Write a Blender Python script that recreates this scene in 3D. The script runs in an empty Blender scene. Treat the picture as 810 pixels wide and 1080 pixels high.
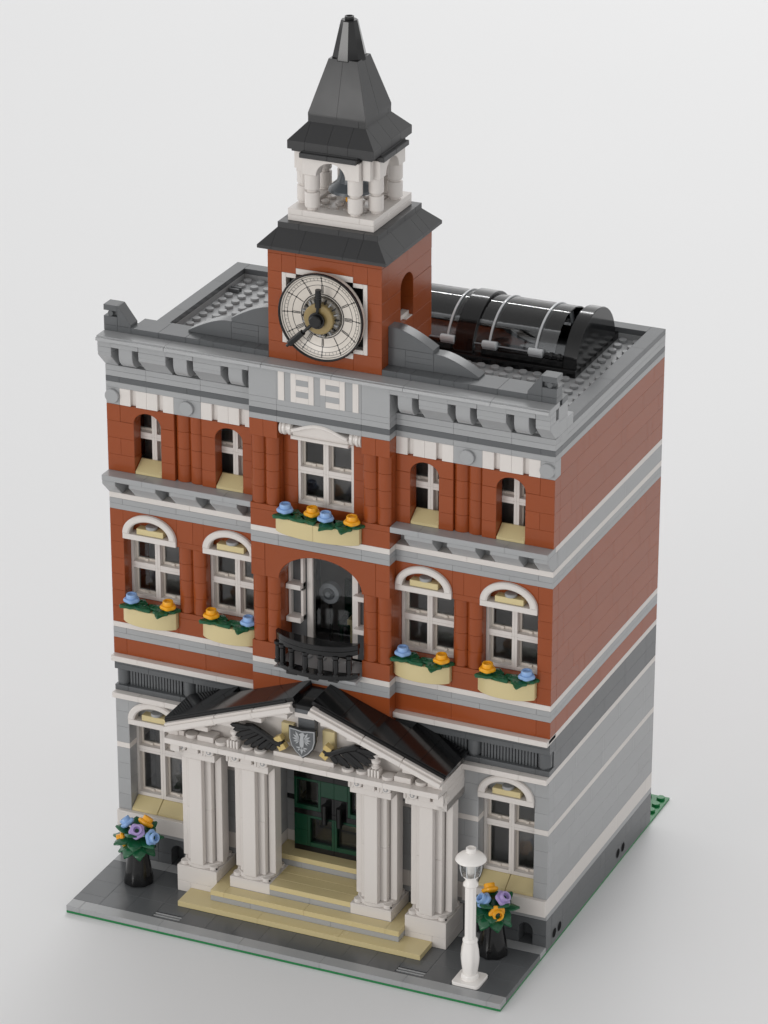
import bpy, bmesh, math, random
from mathutils import Vector, Matrix
random.seed(7)
S = 0.008                      # one stud = 8 mm
PI = math.pi
C = bpy.context.scene.collection
D = bpy.data

# ------------------------------------------------------------------ materials
def srgb(r, g, b):
    f = lambda c: (c/255/12.92) if c/255 <= .04045 else ((c/255+.055)/1.055)**2.4
    return (f(r), f(g), f(b), 1)

def plastic(name, col, rough=.22, var=.05, ior=1.5, coat=0):
    m = D.materials.new(name); m.use_nodes = True
    nt = m.node_tree; N = nt.nodes; L = nt.links
    b = N['Principled BSDF']
    geo = N.new('ShaderNodeNewGeometry')
    hsv = N.new('ShaderNodeHueSaturation'); hsv.inputs['Color'].default_value = col
    mr = N.new('ShaderNodeMapRange'); mr.inputs['To Min'].default_value = 1-var; mr.inputs['To Max'].default_value = 1+var
    L.new(geo.outputs['Random Per Island'], mr.inputs['Value']); L.new(mr.outputs[0], hsv.inputs['Value'])
    L.new(hsv.outputs[0], b.inputs['Base Color'])
    tc = N.new('ShaderNodeTexCoord')
    nz = N.new('ShaderNodeTexNoise'); nz.inputs['Scale'].default_value = 60; nz.inputs['Detail'].default_value = 3
    L.new(tc.outputs['Object'], nz.inputs['Vector'])
    r2 = N.new('ShaderNodeMapRange'); r2.inputs['To Min'].default_value = rough*.8; r2.inputs['To Max'].default_value = rough*1.2
    L.new(nz.outputs['Fac'], r2.inputs['Value']); L.new(r2.outputs[0], b.inputs['Roughness'])
    bp = N.new('ShaderNodeBump'); bp.inputs['Strength'].default_value = .02; bp.inputs['Distance'].default_value = .0004
    L.new(nz.outputs['Fac'], bp.inputs['Height']); L.new(bp.outputs[0], b.inputs['Normal'])
    b.inputs['IOR'].default_value = ior
    return m

M = {
 'red':   plastic('brick_red',   srgb(146, 71, 34), .22, .035, ior=1.42),
 'lg':    plastic('light_grey',  srgb(159, 160, 161), .22, .03),
 'dg':    plastic('dark_grey',   srgb(91, 93, 95), .22, .04),
 'white': plastic('white',       srgb(216, 210, 205), .25, .02),
 'lampw': plastic('lamp_white',  srgb(240, 236, 232), .25, .0),
 'tan':   plastic('tan',         srgb(207, 191, 144), .25, .02),
 'dtan':  plastic('dark_tan',    srgb(148, 128, 84), .3, .02),
 'gold':  plastic('pearl_gold',  srgb(196, 172, 110), .28, .03),
 'black': plastic('black',       srgb(17, 17, 18), .12, .0),
 'blackm':plastic('black_roof',  srgb(44, 44, 45), .36, .05),
 'dgreen':plastic('dark_green',  srgb(14, 60, 41), .2, .06),
 'green': plastic('base_green',  srgb(28, 120, 66), .25, .0),
 'blue':  plastic('flower_blue', srgb(140, 175, 222), .25, .0),
 'yellow':plastic('flower_yellow', srgb(240, 168, 28), .25, .0),
 'lav':   plastic('flower_lavender', srgb(172, 152, 205), .25, .0),
 'hole': plastic('hole_shade', srgb(40, 40, 41), .6, .0, ior=1.02),
 'inner': plastic('inner_wall_grey', srgb(170, 164, 158), .4, .0),
 'leaf':  plastic('leaf_green', srgb(26, 88, 56), .2, .05),
 'emblem': plastic('emblem_grey', srgb(166, 168, 170), .25, .0),
 'rib': plastic('pale_rib', srgb(206, 209, 211), .15, .0),
 'steel': plastic('bell_grey',   srgb(92, 98, 103), .28, .0),
 'face':  plastic('clock_cream', srgb(216, 208, 198), .25, .0),
 'ink':   plastic('print_black', srgb(32, 32, 32), .3, .0),
 'silver':plastic('print_silver', srgb(150, 152, 155), .3, .0),
}

def glassmat(name, tint, amount, rough=.03):
    m = D.materials.new(name); m.use_nodes = True
    nt = m.node_tree; N = nt.nodes; L = nt.links
    N.remove(N['Principled BSDF'])
    out = N['Material Output']
    tr = N.new('ShaderNodeBsdfTransparent'); tr.inputs['Color'].default_value = tint
    gl = N.new('ShaderNodeBsdfGlossy'); gl.inputs['Roughness'].default_value = rough
    fr = N.new('ShaderNodeFresnel'); fr.inputs['IOR'].default_value = amount
    nz = N.new('ShaderNodeTexNoise'); nz.inputs['Scale'].default_value = 40
    bp = N.new('ShaderNodeBump'); bp.inputs['Strength'].default_value = .02; bp.inputs['Distance'].default_value = .0003
    L.new(nz.outputs['Fac'], bp.inputs['Height']); L.new(bp.outputs[0], gl.inputs['Normal'])
    mx = N.new('ShaderNodeMixShader')
    L.new(fr.outputs[0], mx.inputs[0]); L.new(tr.outputs[0], mx.inputs[1]); L.new(gl.outputs[0], mx.inputs[2])
    L.new(mx.outputs[0], out.inputs['Surface'])
    return m
M['glass'] = glassmat('window_glass', (.84, .85, .86, 1), 1.42)
M['clear'] = glassmat('clear_plastic', (.95, .96, .96, 1), 1.5)
M['smoke'] = glassmat('smoked_plastic', (.8, .81, .82, 1), 1.75)

# ------------------------------------------------------------------ mesh builder (stud units)
class MB:
    def __init__(s):
        s.v = []; s.f = []; s.m = []; s.mats = []; s.xf = None
    def mi(s, k):
        if k not in s.mats: s.mats.append(k)
        return s.mats.index(k)
    def add(s, vs, fs, k):
        o = len(s.v)
        if s.xf is not None: vs = [tuple(s.xf @ Vector(p)) for p in vs]
        s.v += vs; i = s.mi(k)
        for f in fs: s.f.append([o+j for j in f]); s.m.append(i)
    def box(s, x0, x1, y0, y1, z0, z1, k, c=.028, g=.007):
        c *= .55; g *= .5
        x0 += g; x1 -= g; y0 += g; y1 -= g; z0 += g; z1 -= g
        c = min(c, (x1-x0)*.3, (y1-y0)*.3, (z1-z0)*.3)
        if c < .004:
            vs = [(x, y, z) for x in (x0, x1) for y in (y0, y1) for z in (z0, z1)]
            s.add(vs, [(0,1,3,2),(4,6,7,5),(0,4,5,1),(2,3,7,6),(0,2,6,4),(1,5,7,3)], k); return
        X = (x0, x1); Y = (y0, y1); Z = (z0, z1)
        idx = {}; vs = []
        for i in (0, 1):
            for j in (0, 1):
                for l in (0, 1):
                    sx, sy, sz = (c if i == 0 else -c), (c if j == 0 else -c), (c if l == 0 else -c)
                    for a, p in (('x', (X[i], Y[j]+sy, Z[l]+sz)), ('y', (X[i]+sx, Y[j], Z[l]+sz)), ('z', (X[i]+sx, Y[j]+sy, Z[l]))):
                        idx[i, j, l, a] = len(vs); vs.append(p)
        fs = []
        for i in (0, 1):
            fs.append([idx[i, j, l, 'x'] for j, l in ((0,0),(1,0),(1,1),(0,1))])
            fs.append([idx[j, i, l, 'y'] for j, l in ((0,0),(1,0),(1,1),(0,1))])
            fs.append([idx[j, l, i, 'z'] for j, l in ((0,0),(1,0),(1,1),(0,1))])
        for a in (0, 1):
            for b in (0, 1):
                fs.append([idx[a,b,0,'x'], idx[a,b,1,'x'], idx[a,b,1,'y'], idx[a,b,0,'y']])
                fs.append([idx[a,0,b,'x'], idx[a,1,b,'x'], idx[a,1,b,'z'], idx[a,0,b,'z']])
                fs.append([idx[0,a,b,'y'], idx[1,a,b,'y'], idx[1,a,b,'z'], idx[0,a,b,'z']])
        for i in (0, 1):
            for j in (0, 1):
                for l in (0, 1): fs.append([idx[i,j,l,a] for a in 'xyz'])
        s.add(vs, fs, k)
    def prism(s, pts, axis, a, b, k, c=.028):
        n = len(pts)
        ar = sum(pts[i][0]*pts[(i+1)%n][1]-pts[(i+1)%n][0]*pts[i][1] for i in range(n))
        if ar < 0: pts = pts[::-1]
        def inset(c):
            out = []
            for i in range(n):
                p = Vector(pts[i]); q = Vector(pts[i-1]); r = Vector(pts[(i+1) % n])
                e1 = (p-q); e2 = (r-p)
                if e1.length < 1e-6: e1 = e2
                if e2.length < 1e-6: e2 = e1
                e1 = e1.normalized(); e2 = e2.normalized()
                n1 = Vector((-e1.y, e1.x)); n2 = Vector((-e2.y, e2.x))
                m = n1+n2
                if m.length < 1e-4: out.append(tuple(p)); continue
                m.normalize(); d = c/max(.35, m.dot(n1))
                out.append(tuple(p+m*d))
            return out
        if c > 0:
            ip = inset(c); rings = [(ip, a), (pts, a+c), (pts, b-c), (ip, b)]
        else: rings = [(pts, a), (pts, b)]
        def P3(p, t):
            if axis == 'y': return (p[0], t, p[1])
            if axis == 'x': return (t, p[0], p[1])
            return (p[0], p[1], t)
        vs = [P3(p, t) for r, t in rings for p in r]; fs = []
        for i in range(len(rings)-1):
            for j in range(n):
                j2 = (j+1) % n
                fs.append((i*n+j, i*n+j2, (i+1)*n+j2, (i+1)*n+j))
        fs.append(tuple(range(n))[::-1]); fs.append(tuple((len(rings)-1)*n+j for j in range(n)))
        s.add(vs, fs, k)
    def lathe(s, prof, o, axis, k, seg=24, mod=None, caps=(1, 1)):
        # prof: list of (radius, t); capped at both ends
        vs = []; fs = []; n = len(prof)
        for r, t in prof:
            for j in range(seg):
                a = 2*PI*j/seg; rr = r*(mod(a, t) if mod else 1)
                u, w = rr*math.cos(a), rr*math.sin(a)
                if axis == 'z': vs.append((o[0]+u, o[1]+w, o[2]+t))
                elif axis == 'y': vs.append((o[0]+u, o[1]+t, o[2]+w))
                else: vs.append((o[0]+t, o[1]+u, o[2]+w))
        for i in range(n-1):
            for j in range(seg):
                j2 = (j+1) % seg
                fs.append((i*seg+j, i*seg+j2, (i+1)*seg+j2, (i+1)*seg+j))
        if caps[0]: fs.append(tuple(range(seg))[::-1])
        if caps[1]: fs.append(tuple((n-1)*seg+j for j in range(seg)))
        s.add(vs, fs, k)
    def cyl(s, o, r, h, axis, k, seg=24, c=.03):
        s.lathe([(r-c, 0), (r, c), (r, h-c), (r-c, h)], o, axis, k, seg)
    def cylz(s, x, y, z0, z1, r, k, seg=24): s.cyl((x, y, z0), r, z1-z0, 'z', k, seg)
    def stud(s, x, y, z, k, r=.3, h=.2, seg=16): s.cyl((x, y, z), r, h, 'z', k, seg, .025)
    def tube(s, pts, r, k, seg=10):
        rings = []
        P = [Vector(p) for p in pts]; n = len(P); vs = []; fs = []
        up = Vector((0, 0, 1))
        for i, p in enumerate(P):
            t = (P[min(i+1, n-1)]-P[max(i-1, 0)]).normalized()
            a = t.cross(up if abs(t.z) < .95 else Vector((1, 0, 0))).normalized(); b = t.cross(a)
            rr = r[i] if isinstance(r, (list, tuple)) else r
            for j in range(seg):
                q = 2*PI*j/seg; vs.append(tuple(p+a*rr*math.cos(q)+b*rr*math.sin(q)))
        for i in range(n-1):
            for j in range(seg):
                j2 = (j+1) % seg; fs.append((i*seg+j, i*seg+j2, (i+1)*seg+j2, (i+1)*seg+j))
        fs.append(tuple(range(seg))[::-1]); fs.append(tuple((n-1)*seg+j for j in range(seg)))
        s.add(vs, fs, k)
    def build(s, name, parent=None, at=None, sharp=25):
        at = Vector(at if at is not None else (W[parent.name] if parent else (0, 0, 0)))
        me = D.meshes.new(name)
        me.from_pydata([tuple((Vector(p)-at)*S) for p in s.v], [], s.f)
        for k in s.mats: me.materials.append(M[k])
        me.polygons.foreach_set('material_index', s.m)
        bm = bmesh.new(); bm.from_mesh(me); bmesh.ops.recalc_face_normals(bm, faces=bm.faces); bm.to_mesh(me); bm.free()
        me.polygons.foreach_set('use_smooth', [True]*len(me.polygons))
        me.set_sharp_from_angle(angle=math.radians(sharp))
        o = D.objects.new(name, me); C.objects.link(o)
        if parent:
            o.parent = parent; o.location = (at-W[parent.name])*S
        else: o.location = at*S
        W[o.name] = at
        return o
W = {}

def empty(name, at, label, cat, group=None):
    o = D.objects.new(name, None); C.objects.link(o); o.location = Vector(at)*S; o.empty_display_size = .01
    W[o.name] = Vector(at); tag(o, label, cat, group); return o
def tag(o, label, cat, group=None):
    o['label'] = label; o['category'] = cat
    if group: o['group'] = group
    return o
def dup(o, parent, at):
    """copy a part and its sub-parts"""
    c = o.copy(); C.objects.link(c); c.parent = parent
    at = Vector(at); c.location = (at-W[parent.name])*S; W[c.name] = at
    for ch in o.children:
        d = ch.copy(); C.objects.link(d); d.parent = c; W[d.name] = at
    return c

def row(mb, xs, z0, z1, k, y0=8, y1=9):
    for a, b in zip(xs, xs[1:]): mb.box(a, b, y0, y1, z0, z1, k)
def row2(mb, xs, z0, z1, k, y0=8, y1=9):
    row(mb, xs, z0, z1, k, y0, y1); row(mb, [32-x for x in xs[::-1]], z0, z1, k, y0, y1)
def mir(pts): return [(32-x, z) for x, z in pts]
def arch_pts(x0, x1, z0, z1, cx, rx, rz, zs, n=20):
    """panel x0..x1, z0..z1 with an arched notch from below (springing at zs >= z0)"""
    p = [(x0, z0), (cx-rx, z0)]
    if zs > z0+1e-4: p.append((cx-rx, zs))
    for i in range(1, n): a = PI-PI*i/n; p.append((cx+rx*math.cos(a), zs+rz*math.sin(a)))
    if zs > z0+1e-4: p.append((cx+rx, zs))
    p += [(cx+rx, z0), (x1, z0), (x1, z1), (x0, z1)]
    return p
def hull_seams(a, b, rnd, lens=(4, 6, 8, 4, 3, 1)):
    xs = [a]; x = a+rnd.choice((1, 2, 3, 4))
    while x < b-.5: xs.append(x); x += rnd.choice(lens)
    xs.append(b); return xs

# ------------------------------------------------------------------ floor, base, pavement
fl = MB(); fl.add([(-900, -900, -.17), (900, -900, -.17), (900, 1500, -.17), (-900, 1500, -.17)], [(0, 1, 2, 3)], 'white')
floor = fl.build('floor'); floor['kind'] = 'structure'
fm = D.materials.new('studio_floor'); fm.use_nodes = True
_b = fm.node_tree.nodes['Principled BSDF']; _b.inputs['Roughness'].default_value = .6
_n = fm.node_tree.nodes.new('ShaderNodeTexNoise'); _n.inputs['Scale'].default_value = 3
_t = fm.node_tree.nodes.new('ShaderNodeTexCoord'); fm.node_tree.links.new(_t.outputs['Object'], _n.inputs['Vector'])
_r = fm.node_tree.nodes.new('ShaderNodeMix'); _r.data_type = 'RGBA'
_r.inputs[6].default_value = (.76, .76, .762, 1); _r.inputs[7].default_value = (.775, .775, .777, 1)
fm.node_tree.links.new(_n.outputs['Fac'], _r.inputs[0]); fm.node_tree.links.new(_r.outputs[2], _b.inputs['Base Color'])
floor.data.materials[0] = fm

bp = MB(); bp.box(0, 32, 0, 32, -.16, 0, 'green', c=.03, g=0)
for x in range(32):
    for y in (28, 29, 30, 31): bp.stud(x+.5, y+.5, 0, 'green')
base = bp.build('baseplate', at=(16, 16, -.16))
tag(base, 'thin green studded baseplate under the pavement and brick building', 'baseplate')

pv = MB()
row(pv, [0, 1, 7, 13, 19, 25, 31, 32], 0, .4, 'lg', 0, 1)
for x in range(0, 32, 2):
    ys = [1, 2, 4, 6, 7] if x == 0 else [1, 3, 5, 7]
    for a, b in zip(ys, ys[1:]):
        if a < 3 and b <= 3 and x in (6, 24): pv.box(x, x+2, 2, 3, 0, .4, 'dg'); continue
        if a >= 3 and 8 <= x < 24: continue
        if x == 28 and a == 1:
            pv.box(28, 30, 1, 3, 0, .36, 'dg'); continue
        pv.box(x, x+2, a, b, 0, .4, 'dg', g=.005, c=.02)
row2(pv, [0, 4, 6], 0, .4, 'lg', 7, 8)
pave = pv.build('pavement', at=(16, 4, 0)); pave['kind'] = 'structure'

for i, x0 in enumerate((6, 24)):
    g = MB(); g.box(x0, x0+2, 1, 2, 0, .2, 'ink', c=.01, g=.01)
    for y0, y1, k in ((1.0, 1.16, 'dg'), (1.27, 1.4, 'lg'), (1.57, 1.7, 'lg'), (1.84, 2.0, 'dg')):
        g.box(x0+.01, x0+1.99, y0, y1, .18, .39, k, c=.02, g=.006)
    for xx in (0, 1.9): g.box(x0+xx, x0+xx+.1, 1.17, 1.83, .18, .34, 'dg', c=.01, g=.004)
    o = g.build('drain_grate', at=(x0+1, 1.5, 0))
    tag(o, ('slotted drain grate in the pavement at the left end of the tan steps',
            'slotted drain grate in the pavement close to the white street lamp')[i], 'drain', 'drain grates in the pavement')

# ------------------------------------------------------------------ the building
B = empty('brick_building', (16, 18, 0), 'red and grey toy brick town hall with columned porch and clock tower', 'building')

rnd = random.Random(3)
def hull(mb, z0, z1, k, front_gap=0, lens=(4, 6, 8, 4, 3, 1), y0=9):
    """side and back walls of one course"""
    off = rnd.choice((0, 0, 0, 1))
    ys = hull_seams(y0+off, 28, rnd, lens) if off == 0 else [y0]+hull_seams(y0+1, 28, rnd, lens)
    for a, b in zip(ys, ys[1:]):
        mb.box(31, 32, a, b, z0, z1, k, c=.022, g=.006)
    ys = hull_seams(y0, 28, rnd, lens)
    for a, b in zip(ys, ys[1:]): mb.box(0, 1, a, b, z0, z1, k, c=.022, g=.006)
    xs = hull_seams(1, 31, rnd, lens)
    for a, b in zip(xs, xs[1:]): mb.box(a, b, 27, 28, z0, z1, k, c=.022, g=.006)

# ---- ground floor walls
w = MB()
hull(w, 0, 1.2, 'dg'); hull(w, 1.2, 2.4, 'dg'); hull(w, 2.4, 2.8, 'lg', lens=(8, 8, 10)); hull(w, 2.8, 4.0, 'white', lens=(6, 8))
for i in range(4): hull(w, 4+1.2*i, 5.2+1.2*i, 'lg')
hull(w, 8.8, 9.2, 'white', lens=(8, 10))
for i in range(3): hull(w, 9.2+1.2*i, 10.4+1.2*i, 'lg')
hull(w, 12.8, 13.2, 'white', lens=(8, 10)); hull(w, 13.2, 14.4, 'dg'); hull(w, 14.4, 15.6, 'dg')
# front: dark plinth with two arched vents each side
row2(w, [0, 1], 0, 1.2, 'dg'); row2(w, [2, 3, 4], 0, 1.2, 'dg'); row2(w, [5, 8, 12], 0, 1.2, 'dg')
for cx, a, b in ((1.5, 0, 3), (4.5, 3, 6)):
    pts = arch_pts(a+.007, b-.007, 1.207, 2.393, cx, .5, .5, 1.45, 14)
    w.prism(pts, 'y', 8, 9, 'dg'); w.prism(mir(pts), 'y', 8, 9, 'dg')
row2(w, [6, 9, 12], 1.2, 2.4, 'dg')
row2(w, [1, 6], 0, 2.4, 'dg', 9.3, 9.8); row2(w, [1, 2], 0, .4, 'dg', 8, 9.3); row2(w, [4, 5], 0, .4, 'dg', 8, 9.3)
row2(w, [0, 6, 12], 2.4, 2.8, 'lg')
row2(w, [0, 6], 2.8, 4.0, 'white', 7.7, 9); row2(w, [6, 10, 12], 2.8, 4, 'white')
for i in range(4):
    row2(w, [0, 1], 4+1.2*i, 5.2+1.2*i, 'lg'); row2(w, [5, 6, 8, 10, 12] if i % 2 else [5, 7, 9, 12], 4+1.2*i, 5.2+1.2*i, 'lg')
row2(w, [0, 1], 8.8, 9.2, 'white'); row2(w, [5, 8, 12], 8.8, 9.2, 'white')
for i in range(3):
    row2(w, [0, 1], 9.2+1.2*i, 10.4+1.2*i, 'lg'); row2(w, [5, 6, 8, 10, 12] if i % 2 else [5, 7, 9, 12], 9.2+1.2*i, 10.4+1.2*i, 'lg')
# vertical panel around the arch heads
def arch_surround(mb, k, z0=11.2, z1=12.8, x0=1, x1=5):
    pts = arch_pts(x0, x1, z0, z1, 3, 1.95, 1.5, z0, 18)
    mb.prism(pts, 'y', 8.007, 8.6, k, c=0); mb.prism(mir(pts), 'y', 8.007, 8.6, k, c=0)
    mb.box(x0, x1, 8.6, 9, z0, z1, k); mb.box(32-x1, 32-x0, 8.6, 9, z0, z1, k)
arch_surround(w, 'lg')
row(w, [12, 16, 20], 11.6, 12.8, 'lg'); row(w, [12, 16, 20], 10.4, 11.6, 'lg', 8, 9)
# entrance recess
for sx in (0, 1):
    f = (lambda a, b: (a, b)) if sx == 0 else (lambda a, b: (32-b, 32-a))
    a, b = f(11, 12)
    z = 2.8
    w.box(a, b, 9, 10.8, 2.8, 4.0, 'white')
    for i in range(6): w.box(a, b, 9, 10.8, 4+1.2*i, 5.2+1.2*i, 'lg')
    a, b = f(12, 13)
    w.box(a, b, 10, 11, 2.8, 4.0, 'white')
    for i, (z0, z1, k) in enumerate(((4, 5.2, 'lg'), (5.2, 6.4, 'lg'), (6.4, 6.8, 'black'), (6.8, 8, 'lg'), (8, 9.2, 'lg'), (9.2, 10.4, 'lg'))):
        w.box(a, b, 10, 11, z0, z1, k)
w.box(12, 20, 9, 11, 9.6, 10.4, 'lg')
# dark band front: plates, round bricks, ribbed panels
row2(w, [0, 1, 5, 8, 11], 13.2, 13.6, 'dg'); row2(w, [0, 2.6, 6, 11], 14.8, 15.2, 'dg'); row2(w, [0, 4, 8, 11], 15.2, 15.6, 'dg')
row2(w, [0, 4, 8, 11], 13.6, 14.8, 'dg', 8.75, 9.2)
for cx in (.5, 5.5, 10.5):
    for xx in (cx, 32-cx):
        w.lathe([(.36, 0), (.36, .1), (.46, .14), (.47, .18), (.47, 1.16), (.44, 1.2)], (xx, 8.5, 13.6), 'z', 'dg', 24)
for a in (1, 6):
    for i in range(18):
        x = a+.02+i*.222
        for xx in (x, 32-x-.16): w.box(xx, xx+.16, 8.32, 8.8, 13.6, 14.8, 'dg', c=.02, g=0)
row(w, [11, 16, 21], 13.2, 14.4, 'dg'); row(w, [11, 16, 21], 14.4, 15.6, 'dg')
gw = w.build('ground_floor_wall', B)

# cornices of the ground floor
w = MB()
hull(w, 15.6, 16, 'white', lens=(8, 10))
row2(w, [0, 2, 4, 6, 8, 11], 12.8, 13.2, 'white', 7.5, 9); row(w, [11, 16, 21], 12.8, 13.2, 'white', 7.5, 9)
row2(w, [0, 2, 8, 11], 15.6, 16, 'white', 7.5, 9)
row2(w, [0, 3, 9, 11], 15.7, 15.98, 'white', 7.8, 9)
w.build('white_cornice', B)

# ---- middle floor walls
w = MB()
hull(w, 16, 17.2, 'red')
for z0, z1, k in ((17.2, 17.6, 'lg'), (17.6, 18, 'lg'), (18, 18.4, 'white')): hull(w, z0, z1, k, lens=(6, 8, 3))
for i in range(7): hull(w, 18.4+1.2*i, 19.6+1.2*i, 'red')
for z0, z1, k in ((26.8, 27.2, 'lg'), (27.2, 27.6, 'lg'), (27.6, 28, 'white')): hull(w, z0, z1, k, lens=(6, 8, 3))
row2(w, [0, 1, 7, 11], 16, 17.2, 'red'); row2(w, [0, 5, 8, 11], 17.2, 17.6, 'lg'); row2(w, [0, 1, 7, 11], 17.6, 18, 'lg'); row2(w, [0, 8, 11], 18, 18.4, 'white')
for i in range(7):
    row2(w, [0, 1], 18.4+1.2*i, 19.6+1.2*i, 'red')
row2(w, [1, 2.4, 5], 18.4, 18.8, 'red'); row2(w, [7, 11], 18.4, 18.8, 'red')
row2(w, [5, 7], 18.4, 19.6, 'red'); row2(w, [5, 7], 19.6, 20, 'red')
row2(w, [1, 5], 18.8, 20, 'red', 8.3, 9); row2(w, [7, 11], 18.8, 20, 'red', 8.3, 9)
row2(w, [5, 7], 24.8, 25.2, 'red'); row2(w, [5, 6.2, 7], 25.2, 26.8, 'red')
row2(w, [5, 7], 20, 24.8, 'red', 8.62, 9)
def pilaster(mb, cx, cy, z0, n, k='red'):
    """stack of softly rounded bricks, front of the curve at cy-.5"""
    m = 14; pts = [(cx-.492+.984*i/m, cy-.47+.36*(1-math.sqrt(1-(abs(-1+2*i/m)*.96)**2))) for i in range(m+1)]
    pts = pts+[(cx+.492, cy+.14), (cx-.492, cy+.14)]
    for i in range(n): mb.prism(pts, 'z', z0+1.2*i+.005, z0+1.2*i+1.195, k, c=.018)
for cx in (5.5, 6.5):
    pilaster(w, cx, 8.5, 20, 4); pilaster(w, 32-cx, 8.5, 20, 4)
for base in (0, 6):
    pts = arch_pts(1+base+.004, 5+base-.004, 25.2, 26.8, 3+base, 1.95, 1.5, 25.2, 18)
    for p in (pts, mir(pts)): w.prism(p, 'y', 8.007, 8.6, 'red', c=0)
    for a, b in ((1+base, 5+base), (27-base, 31-base)): w.box(a, b, 8.6, 9, 25.2, 26.8, 'red')
row2(w, [0, 3, 7, 11], 26.8, 27.2, 'lg'); row2(w, [0, 1, 5, 9.5, 11], 27.2, 27.6, 'lg'); row2(w, [0, 6, 11], 27.6, 28, 'white')
# centre block
row(w, [11, 16, 21], 13.2, 14.4, 'red', 7, 8); row(w, [11, 16, 21], 14.4, 15.6, 'red', 7, 8)
row(w, [11, 13, 16, 19, 21], 16, 17.2, 'red', 7, 9); row(w, [11, 16, 21], 15.6, 16, 'red', 7, 9)
row(w, [11, 12.4, 13, 19, 21], 17.2, 17.6, 'lg', 7, 9); row(w, [11, 13, 16, 19, 21], 17.6, 18, 'lg', 7, 9); row(w, [11, 16, 21], 18, 18.4, 'white', 7, 9)
for f in (0, 1):
    X = (lambda a: a) if f == 0 else (lambda a: 32-a)
    a, b = sorted((X(11), X(13)))
    w.box(a, b, 7, 9, 18.4, 19.6, 'red')
    w.box(a, b, 7.62, 9, 19.6, 24.4, 'red')
    for cx in (11.5, 12.5): pilaster(w, X(cx), 7.5, 19.6, 4)
    a, b = sorted((X(11), X(12)))
    w.box(a, b, 7, 9, 24.4, 25.6, 'red'); w.box(a, b, 7, 9, 25.6, 26.8, 'red')
w.prism(arch_pts(12.007, 19.993, 24.407, 26.793, 16, 3, 1.95, 24.41, 32), 'y', 7.007, 9, 'red')
row(w, [11, 13, 19, 21], 26.8, 27.2, 'lg', 7, 9); row(w, [11, 13, 19, 21], 27.2, 27.6, 'lg', 7, 9); row(w, [11, 16, 21], 27.6, 28, 'white', 7, 9)
w.build('middle_floor_wall', B)

# ---- top floor walls
w = MB()
hull(w, 28, 29.2, 'lg', lens=(8, 10)); hull(w, 29.2, 29.6, 'white', lens=(8, 10))
for i in range(5): hull(w, 29.6+1.2*i, 30.8+1.2*i, 'red')
row2(w, [0, 1], 28, 29.2, 'lg', 8.7, 9); row2(w, [1, 4, 8, 11], 28, 29.2, 'lg', 8.75, 9)
row2(w, [0, 4, 8, 11], 29.2, 29.6, 'white', 8.4, 9)
for i in range(3):
    z0, z1 = 29.6+1.2*i, 30.8+1.2*i
    row2(w, [0, 1, 2] if i == 1 else [0, 2], z0, z1, 'red'); row2(w, [4, 5], z0, z1, 'red')
    row2(w, [7, 8], z0, z1, 'red'); row2(w, [10, 11], z0, z1, 'red')
row2(w, [0, 1], 33.2, 34.4, 'red')
for cx, b in ((3, 5), (9, 11)):
    pts = arch_pts(cx-1.993, b-.007, 33.207, 34.393, cx, 1, .85, 33.21, 20)
    w.prism(pts, 'y', 8, 9, 'red'); w.prism(mir(pts), 'y', 8, 9, 'red')
row2(w, [5, 7], 29.6, 34.4, 'red', 8.62, 9)
for cx in (5.5, 6.5):
    pilaster(w, cx+.02, 8.52, 29.6, 4); pilaster(w, 32-cx-.02, 8.52, 29.6, 4)
# centre block
for f in (0, 1):
    X = (lambda a: a) if f == 0 else (lambda a: 32-a)
    a, b = sorted((X(11), X(13)))
    w.box(a, b, 7, 9, 28, 29.2, 'red'); w.box(a, b, 7, 9, 29.2, 29.6, 'red')
    w.box(a, b, 7.62, 9, 29.6, 34.4, 'red')
    for cx in (11.5, 12.5): pilaster(w, X(cx), 7.5, 29.6, 4)
    for c in (11, 12):
        a, b = sorted((X(c), X(c+1))); w.box(a, b, 7, 9, 34.4, 35.6, 'red')
    a, b = sorted((X(13), X(14)))
    for i in range(4): w.box(a, b, 8, 9, 29.6+1.2*i, 30.8+1.2*i, 'red')
    w.box(a, b, 8, 9, 28, 29.6, 'red'); w.box(a, b, 8, 9, 34.4, 35.6, 'red')
w.box(14, 18, 8, 9, 28, 29.6, 'red'); w.box(14, 18, 8.2, 9, 34.4, 35.6, 'red')
# white panel frieze
for a, b in ((1, 1.8), (2.2, 3), (3, 3.8), (4.2, 5), (7, 7.8), (8.2, 9), (9, 9.8), (10.2, 11)):
    row2(w, [a, b], 34.4, 35.6, 'white', 8, 9)
row2(w, [1, 5], 34.4, 35.6, 'white', 8.25, 9); row2(w, [7, 11], 34.4, 35.6, 'white', 8.25, 9)
row2(w, [0, 1], 34.4, 35.6, 'lg'); row2(w, [5, 7], 34.4, 35.6, 'lg')
for cx in (.5, 6):
    for xx in (cx, 32-cx): w.cyl((xx, 7.78, 35.02), .5, .3, 'y', 'lg', 28)
w.build('top_floor_wall', B)

# ---- ledge between middle and top floor
for f in (0, 1):
    X = (lambda a, b: (a, b)) if f == 0 else (lambda a, b: (32-b, 32-a))
    w = MB()
    for a, b in ((0, 3), (3, 9), (9, 11)): p, q = X(a, b); w.box(p, q, 7, 8.4, 29.2, 29.6, 'lg')
    for a, b in ((0, 1), (2, 4), (5, 7), (8, 10)):
        pts = [(8.7, 28.01), (7.98, 28.01), (7.03, 28.94), (7.03, 29.19), (8.7, 29.19)]
        p, q = X(a, b); w.prism(pts, 'x', p+.01, q-.01, 'lg')
    w.build('grey_ledge', B)

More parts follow.
